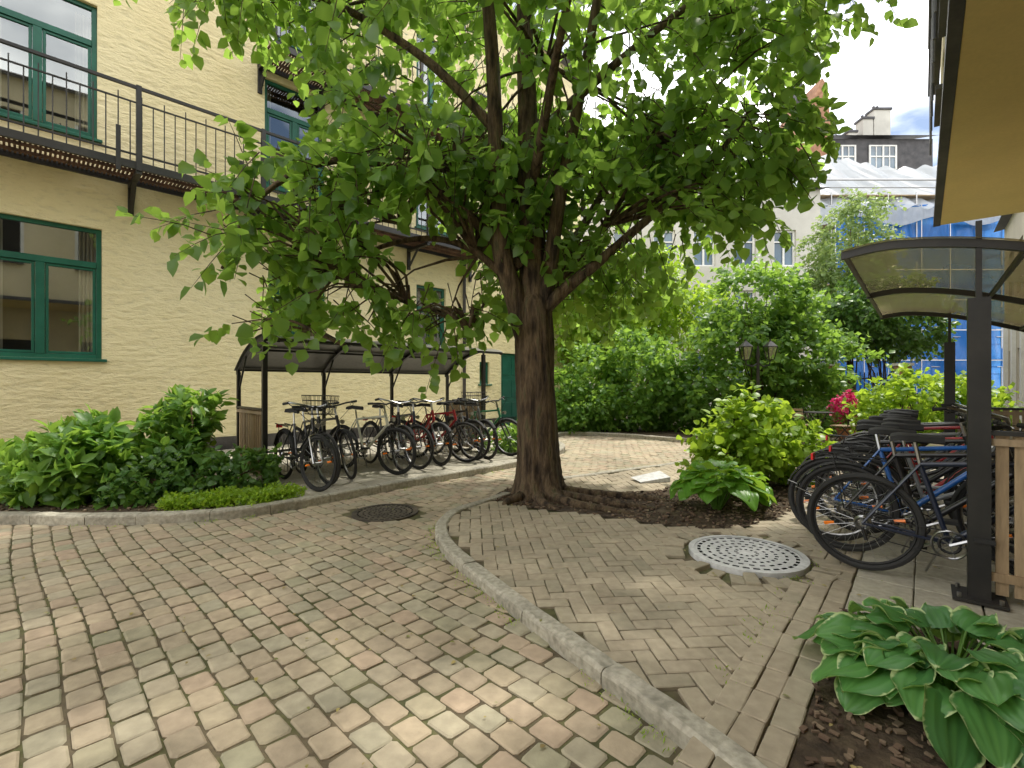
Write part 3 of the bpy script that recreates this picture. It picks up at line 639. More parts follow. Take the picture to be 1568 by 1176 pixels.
mb.poly([LF.p(-9.3,.4,12.5),LF.p(14.5,.4,12.5),LF.p(14.5,-8,15),LF.p(-9.3,-8,15)],'roofm')
mb.build('walls',LH)
for i,h in enumerate(W): window(LH,LF,*h,transom=h[2]+(h[3]-h[2])*.72,mull=1)
window(LH,LF,*small,mull=0,curt=False,fw=.05)
mb=MB(); mb.box(LF,door[0],door[1],-.12,-.07,door[2],door[3],'green')
for i in range(2):
    for j in range(3): mb.box(LF,door[0]+.1+i*.42,door[0]+.42+i*.42,-.07,-.055,door[2]+.15+j*.7,door[2]+.7+j*.7,'green')
mb.build('door',LH,bevel=.006)
# balconies
def gallery(x0,x1,zd,depth=.9,rail=1.2,posts=(),br=()):
    mb=MB()
    mb.box(LF,x0,x1,depth-.05,depth,zd-.12,zd,'black'); mb.box(LF,x0,x1,.02,.07,zd-.12,zd-.02,'black')
    n=int((x1-x0)/.055)
    for i in range(n): mb.box(LF,x0+i*.055,x0+i*.055+.03,.07,depth-.05,zd-.05,zd-.02,'rust')
    for y in (.3,.6): mb.box(LF,x0,x1,y,y+.03,zd-.1,zd-.052,'rust')
    mb.box(LF,x0,x1,depth-.035,depth+.015,zd+rail-.03,zd+rail+.015,'black'); mb.box(LF,x0,x1,depth-.03,depth,zd+.10,zd+.125,'black'); mb.box(LF,x0,x1,depth-.03,depth,zd+rail-.26,zd+rail-.24,'black')
    n=int((x1-x0)/.15)
    for i in range(n+1):
        x=x0+i*.15
        top=zd+rail-.26 if i%2 else zd+rail-.14
        mb.tube([LF.p(x,depth-.015,zd-.02),LF.p(x,depth-.015,top)],.009,'black',n=5)
    for x in posts:
        mb.box(LF,x-.035,x+.035,depth-.05,depth+.02,zd-.14,zd+rail+.03,'black')
        mb.box(LF,x-.04,x+.04,.0,.05,zd-.65,zd-.1,'black')
        mb.tube([LF.p(x,.03,zd-.6),LF.p(x,depth*.55,zd-.13)],.035,'black',n=4)
        mb.box(LF,x-.04,x+.04,.05,depth,zd-.19,zd-.12,'black')
    for x in br: mb.box(LF,x-.03,x+.03,depth-.01,depth+.02,zd-.2,zd+.5,'black')
    mb.build('balcony',LH)
gallery(-5,9.0,4.93,posts=(-2.6,-.9,1.26,3.14,4.9,6.9,8.95),br=(1.0,2.75))
gallery(3.3,9.0,7.95,posts=(3.35,4.6,6.7,8.95))
mb=MB(); mb.tube([LF.p(8.7,.07,.1),LF.p(8.7,.07,12)],.045,'roofm',n=10); mb.build('downpipe',LH,smooth=True)
# right building with overhang
RC=(7.15,8.07); RFm=Fr(RC,E,(-Fv[0],-Fv[1]))
RB=empty('overhanging_yellow_building',(RC[0],RC[1],0))
mb=MB(); zs=4.0
mb.poly([RFm.p(-16,0,zs),RFm.p(0,0,zs),RFm.p(0,-6,zs),RFm.p(-16,-6,zs)],'soffit')
hl=[(-14.5+i*2.4,-13.3+i*2.4,5.2+j*3,7.0+j*3) for i in range(6) for j in range(2)]
wallholes(mb,RFm,-16,0,zs,11,hl,'paleyellow')
mb.poly([RFm.p(0,0,zs),RFm.p(0,-6,zs),RFm.p(0,-6,11),RFm.p(0,0,11)],'paleyellow')
mb.poly([RFm.p(-16,0,zs),RFm.p(-16,-6,zs),RFm.p(-16,-6,11),RFm.p(-16,0,11)],'paleyellow')
mb.poly([RFm.p(-16,.3,11),RFm.p(0,.3,11),RFm.p(0,-6,12),RFm.p(-16,-6,12)],'roofm')
mb.build('upper_storeys',RB)
mb=MB(); gh=[(-14+i*2.2,-12.9+i*2.2,1.0,2.9) for i in range(6)]
wallholes(mb,RFm,-16,0,-.1,zs-.003,gh,'paleyellow',t=-2.2); mb.build('ground_floor_wall',RB)
mb=MB()
for h in hl: mb.box(RFm,h[0],h[1],-.16,-.12,h[2],h[3],'dk'); mb.box(RFm,h[0],h[0]+.08,-.12,-.02,h[2],h[3],'white'); mb.box(RFm,h[1]-.08,h[1],-.12,-.02,h[2],h[3],'white'); mb.box(RFm,h[0],h[1],-.02,.1,h[2]-.06,h[2]-.003,'roofm')
for h in gh: mb.box(RFm,h[0],h[1],-2.36,-2.3,h[2],h[3],'dk')
mb.box(RFm,-16,.03,.002,.09,zs-.005,zs+.10,'roofm')
for z in (6.2,7.0,9.2): mb.box(RFm,-7,.0,.02,.16,z,z+.05,'roofm')
for i in range(10): mb.tube([RFm.p(-.3-i*.5,.13,5.1),RFm.p(-.3-i*.5,.13,7.0)],.015,'roofm',n=5)
mb.build('trim_and_windows',RB)
# further low wing
WG=empty('pale_courtyard_wing',tuple(RFm.p(7,-2.2,0)))
WF=Fr(RFm.p(.6,-1.9,0)[:2],E,(-Fv[0],-Fv[1])); mb=MB()
hw=[(.8+i*1.8,1.9+i*1.8,z,z+1.5) for i in range(6) for z in (.9,4.0)]
wallholes(mb,WF,0,12,-.1,6.6,hw,'beige'); mb.poly([WF.p(0,0,0),WF.p(0,-5,0),WF.p(0,-5,6.6),WF.p(0,0,6.6)],'beige'); mb.poly([WF.p(12,0,0),WF.p(12,-5,0),WF.p(12,-5,6.6),WF.p(12,0,6.6)],'beige')
mb.poly([WF.p(-.2,.25,6.6),WF.p(12.2,.25,6.6),WF.p(12.2,-5,7.6),WF.p(-.2,-5,7.6)],'roofm')
for h in hw:
    mb.box(WF,h[0],h[1],-.18,-.14,h[2],h[3],'dk')
    for x in (h[0],(h[0]+h[1])/2-.03,h[1]-.06): mb.box(WF,x,x+.06,-.14,-.08,h[2],h[3],'white')
for i in range(7): mb.box(WF,.25+i*1.8,.5+i*1.8,.002,.1,-.05,3.4,'white')
mb.build('walls',WG)
# background buildings
def simple_house(name,x0,x1,y0,y1,h,k,wins,wk='white',roof=None,rk='roofm'):
    r=empty(name,((x0+x1)/2,(y0+y1)/2,0)); mb=MB(); F=Fr((x0,y0),(1,0),(0,-1))
    holes=[(a,b,c,d) for a,b,c,d in wins]
    wallholes(mb,F,0,x1-x0,0,h,holes,k,rev=.2)
    for a,b in (((x0,y0),(x0,y1)),((x0,y1),(x1,y1)),((x1,y1),(x1,y0))): mb.poly([(a[0],a[1],0),(b[0],b[1],0),(b[0],b[1],h),(a[0],a[1],h)],k)
    for (a,b,c,d) in holes:
        mb.poly([F.p(a,-.2,c),F.p(b,-.2,c),F.p(b,-.2,d),F.p(a,-.2,d)],'bglass')
        e=.09
        for (p0,p1,p2,p3) in ((a,a+e,c,d),(b-e,b,c,d),((a+b)/2-e/2,(a+b)/2+e/2,c,d),(a+e,b-e,c,c+e),(a+e,b-e,d-e,d),(a+e,b-e,(c+d*2)/3,(c+d*2)/3+e*.7)): mb.box(F,p0,p1,-.19+random.random()*.002,-.13+random.random()*.002,p2,p3,wk)
    if roof:
        o=.3; mb.poly([(x0-o,y0-o,h),(x1+o,y0-o,h),(x1+o,(y0+y1)/2,h+roof),(x0-o,(y0+y1)/2,h+roof)],rk); mb.poly([(x0-o,y1+o,h),(x1+o,y1+o,h),(x1+o,(y0+y1)/2,h+roof),(x0-o,(y0+y1)/2,h+roof)],rk)
    mb.build('walls_and_roof',r); return r
M['bglass']=pmat('bg_window_glass',[(.04,.07,.10),(.14,.22,.30)],scale=.6,rough=.1,spec=.8,dirt=0)
simple_house('pale_apartment_building',4,15.3,24,32,11,'pale',[(1+i*2,2.1+i*2,1.2+j*3,3+j*3) for i in range(5) for j in range(3)],roof=1)
simple_house('rear_apartment_building',-12,6,-20,-11,8,'paleyellow',[],roof=1.5)
rb=bpy.data.objects['rear_apartment_building']; mb=MB(); F=Fr((-12,-10.98),(1,0),(0,1))
for i in range(7):
    for j in range(2): mb.box(F,1+i*2.5,2.3+i*2.5,0,.04,1.2+j*3,3+j*3,'bglass'); mb.box(F,.9+i*2.5,1+i*2.5,0,.06,1.1+j*3,3.1+j*3,'white'); mb.box(F,2.3+i*2.5,2.4+i*2.5,0,.06,1.1+j*3,3.1+j*3,'white')
mb.build('windows',rb)
# scaffolded building
sb=simple_house('scaffolded_building',19.5,33,34,42,12.5,'pale',[(1+i*2.2,2.1+i*2.2,1.2+j*3.2,3.2+j*3.2) for i in range(5) for j in range(3)])
mb=MB(); F=Fr((19.5,32.4),(1,0),(0,-1))
for i in range(8):
    for y in (0,-1.2): mb.tube([F.p(i*1.9,y,0),F.p(i*1.9,y,14.2)],.05,'metal',n=6)
for z in np.arange(2,14.5,2):
    mb.box(F,-.1,13.5,-1.25,-.05,z,z+.06,'wood')
    mb.box(F,-.1,13.5,.36,.39,z+.9,z+.96,'metal')
    for dz in (.5,1.0): mb.tube([F.p(0,.02,z+dz),F.p(13.4,.02,z+dz)],.04,'metal',n=5)
for i in range(8): mb.tube([F.p(i*1.9,.40,0),F.p(i*1.9,.40,13.2)],.035,'metal',n=6)
mb.build('scaffold_tubes',sb)
def sheet(name,fn,nu,nv,k,par):
    mb=MB()
    for i in range(nu+1):
        for j in range(nv+1): mb.v.append(tuple(fn(i/nu,j/nv)))
    for i in range(nu):
        for j in range(nv): q=i*(nv+1)+j; mb.face((q,q+1,q+nv+2,q+nv+1),k)
    return mb.build(name,par,smooth=True)
sheet('blue_net',lambda u,v:F.p(2.0+u*11.5,.12+.10*math.sin(u*50)+.06*math.sin(v*30+u*20),v*13.3),90,30,'net',sb)
sheet('white_tarpaulin',lambda u,v:F.p(-.6+u*14.3,.5-v*5.5,13.0+v*5.6*(1+.10*math.sin(u*6))+.28*math.sin(u*26)*math.sin(v*3.1)+.14*math.sin(u*61+v*9)),120,20,'tarp',sb)
sheet('tarpaulin_skirt',lambda u,v:F.p(-.6+u*14.3,.5+.08*math.sin(u*60),13.02-v*(.9+.3*math.sin(u*17))),90,6,'tarp',sb)
# mansard house behind
mh=simple_house('mansard_house',24.8,38,44,52,19.5,'paleyellow',[(1.2+i*2.6,2.5+i*2.6,16.2,18.4) for i in range(4)],rk='roofm')
mb=MB(); F=Fr((24.8,44),(1,0),(0,-1))
mb.box(F,-.2,13.4,-7,.1,19.502,23.6,'roofm')
mb.poly([F.p(-.6,.6,23.7),F.p(13.6,.6,23.7),F.p(13.2,-3,25),F.p(0,-3,25)],'roofm')
for x,wx in ((.6,2.2),(3.9,2.4),(7.6,2.4)):
    mb.box(F,x,x+wx,.11,.14,20.9,22.9,'bglass')
    for xx in (x-.05,x+wx*.48,x+wx-.08): mb.box(F,xx,xx+.15,.14,.22,20.8,23,'white')
    for xx in (x+wx*.24,x+wx*.74): mb.box(F,xx,xx+.08,.14,.19,20.9,22.9,'white')
    for zz in (20.75,21.9,22.88): mb.box(F,x,x+wx,.142,.20,zz,zz+.13,'white')
for x,wd,t in ((7.9,.8,25.8),(9.3,1.0,27.1),(10.4,1.6,28.0)):
    mb.box(F,x,x+wd,-4,-3,23.5,t,'pale'); mb.box(F,x-.1,x+wd+.1,-4.1,-2.9,t,t+.2,'roofm')
    for i in range(2): mb.tube([F.p(x+.3+i*.35,-3.5,t+.2),F.p(x+.3+i*.35,-3.5,t+.6)],.12,'roofm',n=8)
mb.build('mansard_roof',mh)
gh_=empty('brick_gable_house',(26,48,0)); mb=MB(); F=Fr((24.4,43),(1,0),(0,-1))
fr=[(-.2,0),(4.0,0),(4.0,24.2),(3.55,28.0),(3.2,28.6),(1.4,23.8),(-.2,21)]
mb.poly([F.p(x,0,z) for x,z in fr],'brickwall'); mb.poly([F.p(x,-6,z) for x,z in fr][::-1],'brickwall')
for (a,b),(c,d) in zip(fr,fr[1:]+fr[:1]): mb.poly([F.p(a,0,b),F.p(c,0,d),F.p(c,-6,d),F.p(a,-6,b)],'brickwall')
mb.box(F,2.0,2.6,-2.5,-1.9,24,30,'roofm'); mb.build('gable',gh_)
simple_house('yellow_corner_house',22.6,28.5,42,43.0-.1,19,'paleyellow',[(1.0,2.5,14.5,17.2),(3.6,5.0,14.5,17.2),(1.0,2.5,10,12.8)],wk='white',roof=1.2,rk='terra')
# ------------------------------------------------------------------ bike shelters
def shelter(name,F,L_,nb,prof,roofk,pw,zthick,panel,plate,rack=True):
    r=empty(name,tuple(F.p(L_/2,.5,0))); mb=MB()
    q=[(p[0],p[1]) for p in smoothline(prof,5)]
    def zat(w):
        for a,b in zip(q[:-1],q[1:]):
            if a[0]<=w<=b[0]: return a[1]+(b[1]-a[1])*(w-a[0])/(b[0]-a[0]+1e-9)
        return q[-1][1]
    back=prof[-1][0]-.06
    for i in range(nb):
        x=L_*i/(nb-1)
        th=.05
        for a,b in zip(q[:-1],q[1:]):
            P_=[F.p(x-.02,a[0],a[1]),F.p(x+.02,a[0],a[1]),F.p(x+.02,b[0],b[1]),F.p(x-.02,b[0],b[1])]
            Q_=[v-Vector((0,0,th)) for v in P_]
            mb.poly(P_,'black'); mb.poly(Q_[::-1],'black'); mb.poly([P_[0],P_[3],Q_[3],Q_[0]],'black'); mb.poly([P_[1],P_[2],Q_[2],Q_[1]],'black')
        mb.poly([F.p(x-.02,q[0][0],q[0][1]),F.p(x+.02,q[0][0],q[0][1]),F.p(x+.02,q[0][0],q[0][1]-th),F.p(x-.02,q[0][0],q[0][1]-th)],'black')
        zb=zat(back)
        mb.box(F,x-pw*.4,x+pw*.4,back-pw*.4,back+pw*.4,.06,zb-th,'black')
        mb.tube([F.p(x,back,zb-.35),F.p(x,back-.35,zat(back-.35)-th)],.015,'black',n=5)
    for x in (0,L_):
        mb.box(F,x-pw/2,x+pw/2,-pw/2,pw/2,.09,zthick,'black'); mb.box(F,x-.014,x+.014,-.014,.014,zthick,zat(0)+.11,'black')
        mb.box(F,x-plate,x+plate,-plate,plate,.075,.09,'black')
        for sx in (-1,1):
            for sy in (-1,1): mb.tube([F.p(x+sx*plate*.75,sy*plate*.75,.09),F.p(x+sx*plate*.75,sy*plate*.75,.115)],.012,'metal',n=6)
    for w in (q[0][0]+.02,(q[0][0]+back)*.33,(q[0][0]+back)*.66+.2,back):
        mb.box(F,.02,L_-.02,w-.012,w+.012,zat(w)-.04,zat(w)-.008,'black')
    mb.build('frame',r)
    m2=MB()
    for a,b in zip(q[:-1],q[1:]): m2.poly([F.p(-.05,a[0],a[1]+.006),F.p(L_+.05,a[0],a[1]+.006),F.p(L_+.05,b[0],b[1]+.006),F.p(-.05,b[0],b[1]+.006)],roofk)
    m2.build('roof_panels',r,smooth=True)
    m3=MB()
    for x in (0,L_):
        w=pw/2+.02
        while w<back-.06:
            m3.box(F,x-.012,x+.012,w,w+.055,.12,panel,'wood'); w+=.078
        m3.box(F,x-.03,x-.013,pw/2,back,panel-.06,panel-.02,'wood'); m3.box(F,x-.03,x-.013,pw/2,back,.2,.25,'wood'); m3.box(F,x-.035,x+.03,pw/2,back,panel,panel+.025,'black')
    if rack:
        m3.tube([F.p(.1,back-.35,.35),F.p(L_-.1,back-.35,.35)],.02,'metal',n=6)
        k=.25
        while k<L_-.2:
            m3.tube([F.p(k,back-.35,.35),F.p(k,back-.6,.3),F.p(k,back-.65,.07)],.009,'metal',n=5); k+=.22
    m3.build('slat_panels_and_rack',r)
SL=Fr(RF.p(2.2,6.81,0)[:2],D,AW)
shelter('bike_shelter',SL,3.85,4,[(-.5,1.92),(-.3,1.98),(.0,2.0),(.4,1.93),(.8,1.77),(1.17,1.54)],'polyg',.06,1.9,1.0,.09)
SR=Fr((2.78,2.88),E,Fv)
shelter('bike_shelter',SR,4.0,3,[(-.68,2.25),(-.4,2.275),(0,2.21),(.4,2.08),(.9,1.87),(1.35,1.58)],'poly',.10,1.86,1.05,.12)
# ------------------------------------------------------------------ bikes
def bike(name,pos,heading,frame,lean=0,step=False,basket=False,fender=True,light=True,rack=False,steer=0,rimk='metal',sc_=1.0):
    mb=MB(); R=.335; rw=Vector((-.53,0,R)); fw=Vector((.53,0,R)); bb=Vector((-.09,0,.28)); st=Vector((-.23,0,.76)); ht=Vector((.33,0,.86)); hb=Vector((.37,0,.70))
    y=Vector((0,1,0))
    def T(a,b,r,k,n=6): mb.tube([a,b],r,k,n=n)
    wheels=[(rw,0),(fw,steer)]
    for c,sa in wheels:
        ax=Vector((math.sin(-sa),math.cos(sa),0))
        mb.ring(c,ax,R-.022,.021,'tyre',34,7); mb.ring(c,ax,R-.05,.009,rimk,34,5)
        u=ax.orthogonal().normalized(); w_=ax.cross(u)
        for i in range(24):
            a=2*math.pi*i/24; d=u*math.cos(a)+w_*math.sin(a); s=.03 if i%2 else -.03
            mb.tube([c+ax*s,c+d*(R-.055)],.0014,'metal',n=3,cap=False)
        mb.tube([c-ax*.05,c+ax*.05],.02,'metal',n=8)
        for a in (.6,3.7):
            d=u*math.cos(a)+w_*math.sin(a); p_=c+d*(R*.6); mb.tube([p_-d*.03,p_+d*.03],.012,'orange',n=5)
    T(bb,st,.016,frame); T(st,Vector((-.255,0,.90)),.012,'metal')
    if step: mb.tube([hb,Vector((.15,0,.46)),Vector((-.05,0,.36)),bb.lerp(st,.2)],.019,frame,n=8); mb.tube([ht,Vector((.2,0,.62)),Vector((0,0,.46)),bb.lerp(st,.35)],.014,frame,n=8)
    else: T(hb,bb,.021,frame,8); T(ht+Vector((.01,0,-.04)),st,.017,frame,8)
    T(ht,hb,.022,frame,8)
    for s in (-1,1):
        o=y*s*.055
        T(bb+o*.4,rw+o,.010,frame); T(st+o*.3,rw+o,.008,frame)
        f0=hb+y*s*.05; mb.tube([hb+Vector((.01,0,-.03)),f0+Vector((.01,0,-.06)),fw+o],[.014,.016,.010],'tyre' if not step else 'metal',n=6)
    T(ht,ht+Vector((-.03,0,.12)),.014,'metal'); hc=ht+Vector((-.02,0,.13))
    cs,sn=math.cos(steer),math.sin(steer)
    def hp(x,yy,z): return hc+Vector((x*cs-yy*sn,x*sn+yy*cs,z))
    if step: hp_pts=[hp(-.16,-.28,.04),hp(-.05,-.27,.06),hp(.05,-.15,.03),hp(.06,0,.0),hp(.05,.15,.03),hp(-.05,.27,.06),hp(-.16,.28,.04)]
    else: hp_pts=[hp(-.03,-.31,.02),hp(.02,-.15,.02),hp(.04,0,0),hp(.02,.15,.02),hp(-.03,.31,.02)]
    mb.tube(hp_pts,.012,'metal' if step else 'tyre',n=7)
    for e,s in ((hp_pts[0],-1),(hp_pts[-1],1)):
        nx=hp_pts[1] if s<0 else hp_pts[-2]; T(e,e.lerp(nx,.45 if not step else .9),.017,'tyre',7)
        g_=e.lerp(nx,.6); T(g_,g_+Vector((.06,-s*.03,-.03)),.005,'metal',5)
        mb.tube([g_,g_+Vector((.1,0,-.02)),Vector((.36,0,.78)),Vector((.38,0.02,.6))],.0035,'tyre',n=4)
    sp=[(-.14,.075,0),(-.10,.085,.012),(-.04,.06,.01),(.04,.03,.004),(.13,.018,0)]
    i0=len(mb.v); c=Vector((-.24,0,.925))
    for (x,wd,z) in sp:
        for (yy,zz) in ((-1,-.02),(-.9,.012),(0,.025),(.9,.012),(1,-.02),(0,-.03)): mb.v.append(tuple(c+Vector((x,wd*yy,z+zz))))
    for j in range(4):
        for k in range(6): b=(k+1)%6; mb.face((i0+j*6+k,i0+j*6+b,i0+(j+1)*6+b,i0+(j+1)*6+k),'tyre')
    mb.face([i0+k for k in range(6)],'tyre'); mb.face([i0+24+k for k in range(6)],'tyre')
    cr=bb+y*-.05; mb.ring(cr,y,.085,.007,'metal',20,4); mb.ring(cr,y,.05,.009,'tyre',16,4)
    for k in range(5):
        a=k*1.2566; T(cr,cr+Vector((math.cos(a)*.085,0,math.sin(a)*.085)),.006,'metal',4)
    for s,an in ((-1,.5),(1,.5+math.pi)):
        e=bb+y*s*.075+Vector((math.cos(an)*.17,0,math.sin(an)*.17)); T(bb+y*s*.065,e,.010,'metal',5); mb.box(Fr((e.x,e.y+s*.05),(1,0),(0,1)),-.045,.045,-.04,.04,e.z-.012,e.z+.012,'tyre')
    mb.ring(rw+y*-.04,y,.04,.012,'metal',16,4)
    T(cr+Vector((0,0,.085)),rw+y*-.045+Vector((0,0,.045)),.004,'tyre',4); T(cr-Vector((0,0,.085)),rw+y*-.045+Vector((0.02,0,-.08)),.004,'tyre',4)
    T(rw+y*-.05+Vector((0,0,-.03)),rw+y*-.05+Vector((.02,0,-.11)),.012,'tyre',5)
    if fender:
        for c_,a0,a1 in ((rw,.1,2.9),(fw,.7,3.0)):
            K=12; i0=len(mb.v)
            for k in range(K+1):
                a=a0+(a1-a0)*k/K; d=Vector((math.cos(a),0,math.sin(a)))
                for yy,rr in ((-.028,R+.005),(0,R+.018),(.028,R+.005)): mb.v.append(tuple(c_+d*rr+y*yy))
            for k in range(K):
                for j in range(2): q=i0+k*3+j; mb.face((q,q+1,q+4,q+3),'tyre')
        for s in (-1,1): T(rw+y*s*.05,rw+Vector((-.33,s*.03,.12)),.003,'metal',4)
    if rack:
        for s in (-1,1): T(Vector((-.28,s*.06,.72)),Vector((-.72,s*.06,.74)),.006,'tyre',5); T(Vector((-.6,s*.06,.74)),rw+y*s*.06,.005,'tyre',5)
        for k in range(4): T(Vector((-.35-.1*k,-.06,.73)),Vector((-.35-.1*k,.06,.73)),.004,'tyre',4)
        mb.box(ID,-.75,-.735,-.04,.04,.68,.73,'redr')
    if light: mb.tube([hb+Vector((.06,0,.08)),hb+Vector((.12,0,.08))],[.02,.032],'metal',n=8)
    if basket:
        b0=ht+Vector((.2,0,.16))
        for z,s in ((0,.8),(.08,.87),(.16,.94),(.22,1)):
            x_,y_=.13*s,.17*s; P_=[b0+Vector(v) for v in ((-x_,-y_,z-.1),(x_,-y_,z-.1),(x_,y_,z-.1),(-x_,y_,z-.1),(-x_,-y_,z-.1))]; mb.tube(P_,.005,'tyre',n=4)
        for k in range(28):
            t=k/28*4; sd=int(t); f=t-sd; cs_=[(-1,-1),(1,-1),(1,1),(-1,1),(-1,-1)]; a_=cs_[sd]; b_2=cs_[sd+1]; ux=a_[0]+(b_2[0]-a_[0])*f; uy=a_[1]+(b_2[1]-a_[1])*f
            mb.tube([b0+Vector((ux*.104,uy*.136,-.1)),b0+Vector((ux*.13,uy*.17,.12))],.003,'tyre',n=3)
    T(Vector((-.12,.03,.26)),Vector((-.2,.17,.02)),.008,'metal',5)
    mat=Matrix.Translation((pos[0],pos[1],.072))@Matrix.Rotation(heading,4,'Z')@Matrix.Rotation(lean,4,'X')@Matrix.Scale(sc_,4)
    root=empty(name,(pos[0],pos[1],.072))
    mb.v=[tuple(mat@Vector(v)) for v in mb.v]
    o=mb.build('frame_and_wheels',root,smooth=True)
    try: o.data.set_sharp_from_angle(angle=math.radians(50))
    except Exception: pass
def pc(name,c,metal=0): M[name]=pmat(name,[c],rough=.28,dirt=.06,metal=metal,spec=.6)
pc('p_black',(.015,.015,.018)); pc('p_white',(.6,.6,.5)); pc('p_red',(.40,.02,.03)); pc('p_blue',(.02,.12,.42)); pc('p_dblue',(.015,.022,.045)); pc('p_green',(.05,.25,.12)); pc('p_grey',(.20,.21,.22)); pc('p_orange',(.6,.10,.03))
hl_=math.atan2(NT[1],NT[0])
lst=[(2.42,6.22,'p_black',True,True,.25),(2.72,6.5,'p_black',False,False,.1),(3.05,6.65,'p_black',False,False,-.2),(3.5,6.45,'p_white',False,False,.1),(3.85,6.6,'p_black',True,False,0),(4.2,6.62,'p_dblue',False,False,.3),(4.52,6.65,'p_red',True,False,-.1),(4.9,6.6,'p_red',False,False,.15),(5.25,6.7,'p_black',False,True,.2),(5.55,6.6,'p_grey',True,False,0),(5.95,6.6,'p_green',False,False,.1)]
for i,(s,q,c,stp,bk,stv) in enumerate(lst):
    p_=RF.p(s,q,0); bike('bicycle',(p_.x,p_.y),hl_+random.gauss(0,.10)+(0.25 if i in(3,7) else 0),c,lean=random.gauss(0,.06)+.04,step=stp,basket=bk,rack=stp,steer=stv,fender=(i%2==0 or stp),rimk='metal' if i%3 else 'tyre')
hr=math.atan2(Fv[1],Fv[0])
rl=[(0,.50,'p_dblue',False),(.36,.36,'p_black',False),(.66,.26,'p_blue',False),(.98,.40,'p_grey',True),(1.3,.22,'p_black',False),(1.62,.38,'p_red',False),(1.95,.25,'p_black',True),(2.3,.35,'p_grey',False),(2.65,.3,'p_dblue',True),(3.0,.35,'p_red',False),(3.4,.3,'p_black',False),(3.8,.35,'p_grey',False)]
for i,(a,o,c,stp) in enumerate(rl):
    bx=2.44+E[0]*a+Fv[0]*o; by=3.31+E[1]*a+Fv[1]*o
    bike('bicycle',(bx,by),hr+random.gauss(0,.07)*(i>0),c,lean=random.gauss(0,.05)-(.0 if i else 0.04),step=stp,rack=(i in(1,3,6)),fender=(i!=0),steer=random.gauss(0,.15),rimk='tyre' if i in(0,1,4) else 'metal')
# ------------------------------------------------------------------ lamp, flower pot, misc
lp=empty('street_lamp',(5.8,11.4,0)); mb=MB(); lx,ly=5.8,11.4
mb.tube([(lx,ly,0),(lx,ly,.25),(lx,ly,.3),(lx,ly,.6),(lx,ly,.65),(lx,ly,1.95),(lx,ly,2.0),(lx,ly,2.25)],[.11,.10,.07,.06,.045,.035,.05,.02],'black',n=12)
for s in (-1,1):
    mb.tube([(lx,ly,1.85),(lx+s*.12,ly,1.76),(lx+s*.27,ly,1.8),(lx+s*.29,ly,1.92)],.018,'black',n=6)
    c=lx+s*.29; dz=-.1
    for (sx,sy) in ((-1,-1),(1,-1),(1,1),(-1,1)): mb.tube([(c+sx*.06,ly+sy*.06,2.03+dz),(c+sx*.11,ly+sy*.11,2.32+dz)],.012,'black',n=4)
    mb.tube([(c,ly,2.0+dz),(c,ly,2.03+dz)],[.03,.09],'black',n=4); mb.tube([(c,ly,2.32+dz),(c,ly,2.34+dz),(c,ly,2.44+dz),(c,ly,2.46+dz),(c,ly,2.52+dz)],[.17,.16,.05,.03,.008],'black',n=4)
    for a in range(4):
        sg=[(-1,-1),(1,-1),(1,1),(-1,1)]; p_,q_=sg[a],sg[(a+1)%4]
        mb.poly([(c+p_[0]*.058,ly+p_[1]*.058,2.03+dz),(c+q_[0]*.058,ly+q_[1]*.058,2.03+dz),(c+q_[0]*.108,ly+q_[1]*.108,2.32+dz),(c+p_[0]*.108,ly+p_[1]*.108,2.32+dz)],'lampglass')
mb.build('post_and_lanterns',lp)
fp=empty('flower_pot',(7.6,10.95,0)); mb=MB(); x,y=7.6,10.95
mb.tube([(x,y,0.0),(x,y,.3),(x,y,.31),(x,y,.36),(x,y,.33)],[.15,.21,.235,.235,.2],'terra',n=20); mb.build('pot',fp,smooth=False)
foliage('leaves',fp,[(x,y,.55,.26,.26,.2,1)],90,.09,LB,simple=True,per=6,L_=.1,droop=.1); foliage('flowers',fp,[(x,y,.85,.26,.24,.25,1),(x,y,.6,.28,.26,.15,.5)],150,.075,bpy.data.materials['flower_petals'],simple=True,per=7,L_=.08,droop=.0,shell=.6)
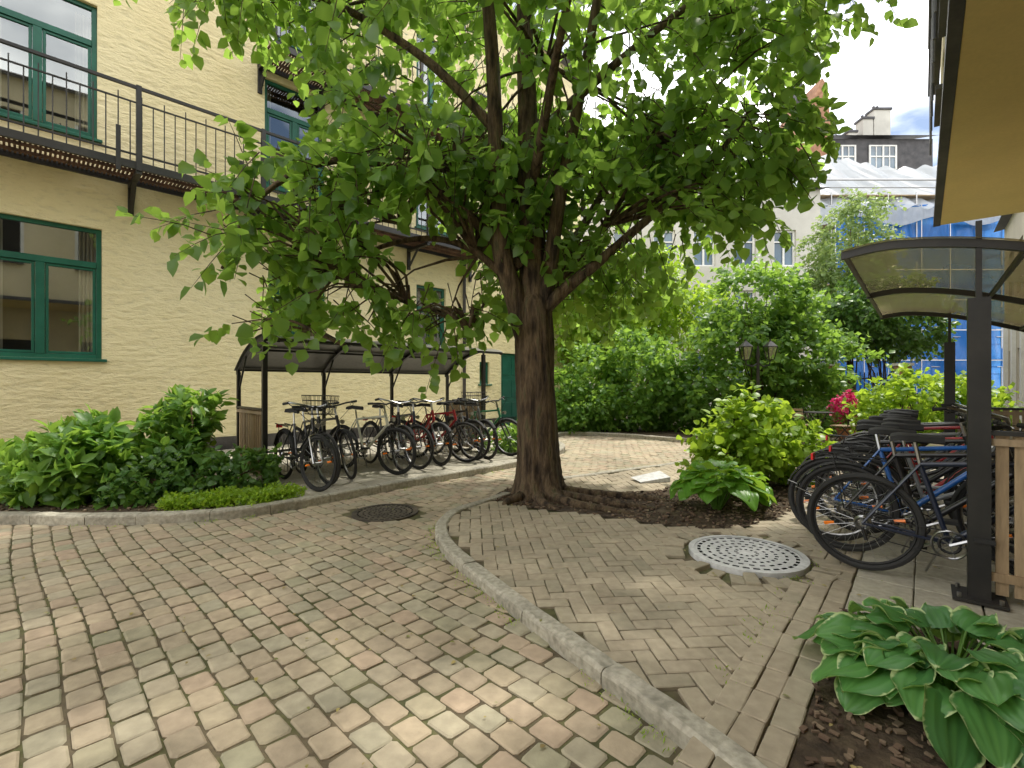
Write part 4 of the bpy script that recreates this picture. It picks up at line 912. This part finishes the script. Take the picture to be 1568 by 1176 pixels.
def tbl(x,y):
    r=empty('garden_table',(x,y,0)); mb=MB(); mb.tube([(x,y,.70),(x,y,.72)],.32,'black',n=24)
    for a in (0,2.09,4.19): mb.tube([(x+.25*math.cos(a),y+.25*math.sin(a),0),(x,y,.35),(x+.2*math.cos(a+3.14),y+.2*math.sin(a+3.14),.7)],.012,'black',n=5)
    mb.build('top_and_legs',r)
def chair(x,y,a):
    r=empty('garden_chair',(x,y,0)); mb=MB(); F=Fr((x,y),(math.cos(a),math.sin(a)),(-math.sin(a),math.cos(a)))
    for i in range(5): mb.box(F,-.2+i*.08,-.14+i*.08,-.2,.2,.44,.46,'wood')
    for s in (-.19,.19): mb.tube([F.p(-.22,s,.85),F.p(-.18,s,.45),F.p(.2,s,0)],.012,'black',n=5); mb.tube([F.p(.2,s,.45),F.p(-.2,s,0)],.012,'black',n=5)
    for z in (.6,.68,.76): mb.box(F,-.215,-.2,-.19,.19,z,z+.05,'wood')
    mb.build('seat_and_frame',r)
tbl(6.9,10.9); chair(6.45,10.7,.3); chair(7.15,10.4,2.0)
# iron gate
ig=empty('iron_gate',(10.6,15,0)); mb=MB()
for i in range(16): mb.tube([(9.6+i*.13,14.6,.1),(9.6+i*.13,14.6,1.7)],.014,'black',n=4)
for z in (.2,1.5): mb.box(ID,9.6,11.6,14.59,14.61,z,z+.04,'black')
for x in (9.45,11.65): mb.box(ID,x,x+.3,14.45,14.75,0,1.9,'brickwall'); mb.box(ID,x-.04,x+.34,14.41,14.79,1.9,1.98,'pale')
mb.build('bars_and_pillars',ig)
# stone slab lying by the tree bed
F=Fr((1.85,6.45),(math.cos(.25),math.sin(.25)),(-math.sin(.25),math.cos(.25))); mb=MB()
mb.poly([F.p(-.22,-.12,.075),F.p(.22,-.12,.12),F.p(.22,.14,.16),F.p(-.22,.14,.09)],'iron'); mb.poly([F.p(-.22,-.12,.06),F.p(.22,-.12,.06),F.p(.22,-.12,.12),F.p(-.22,-.12,.075)],'iron'); mb.poly([F.p(.22,-.12,.06),F.p(.22,.14,.06),F.p(.22,.14,.16),F.p(.22,-.12,.12)],'iron'); mb.build('splash_slab')
print('objs',len(bpy.data.objects))
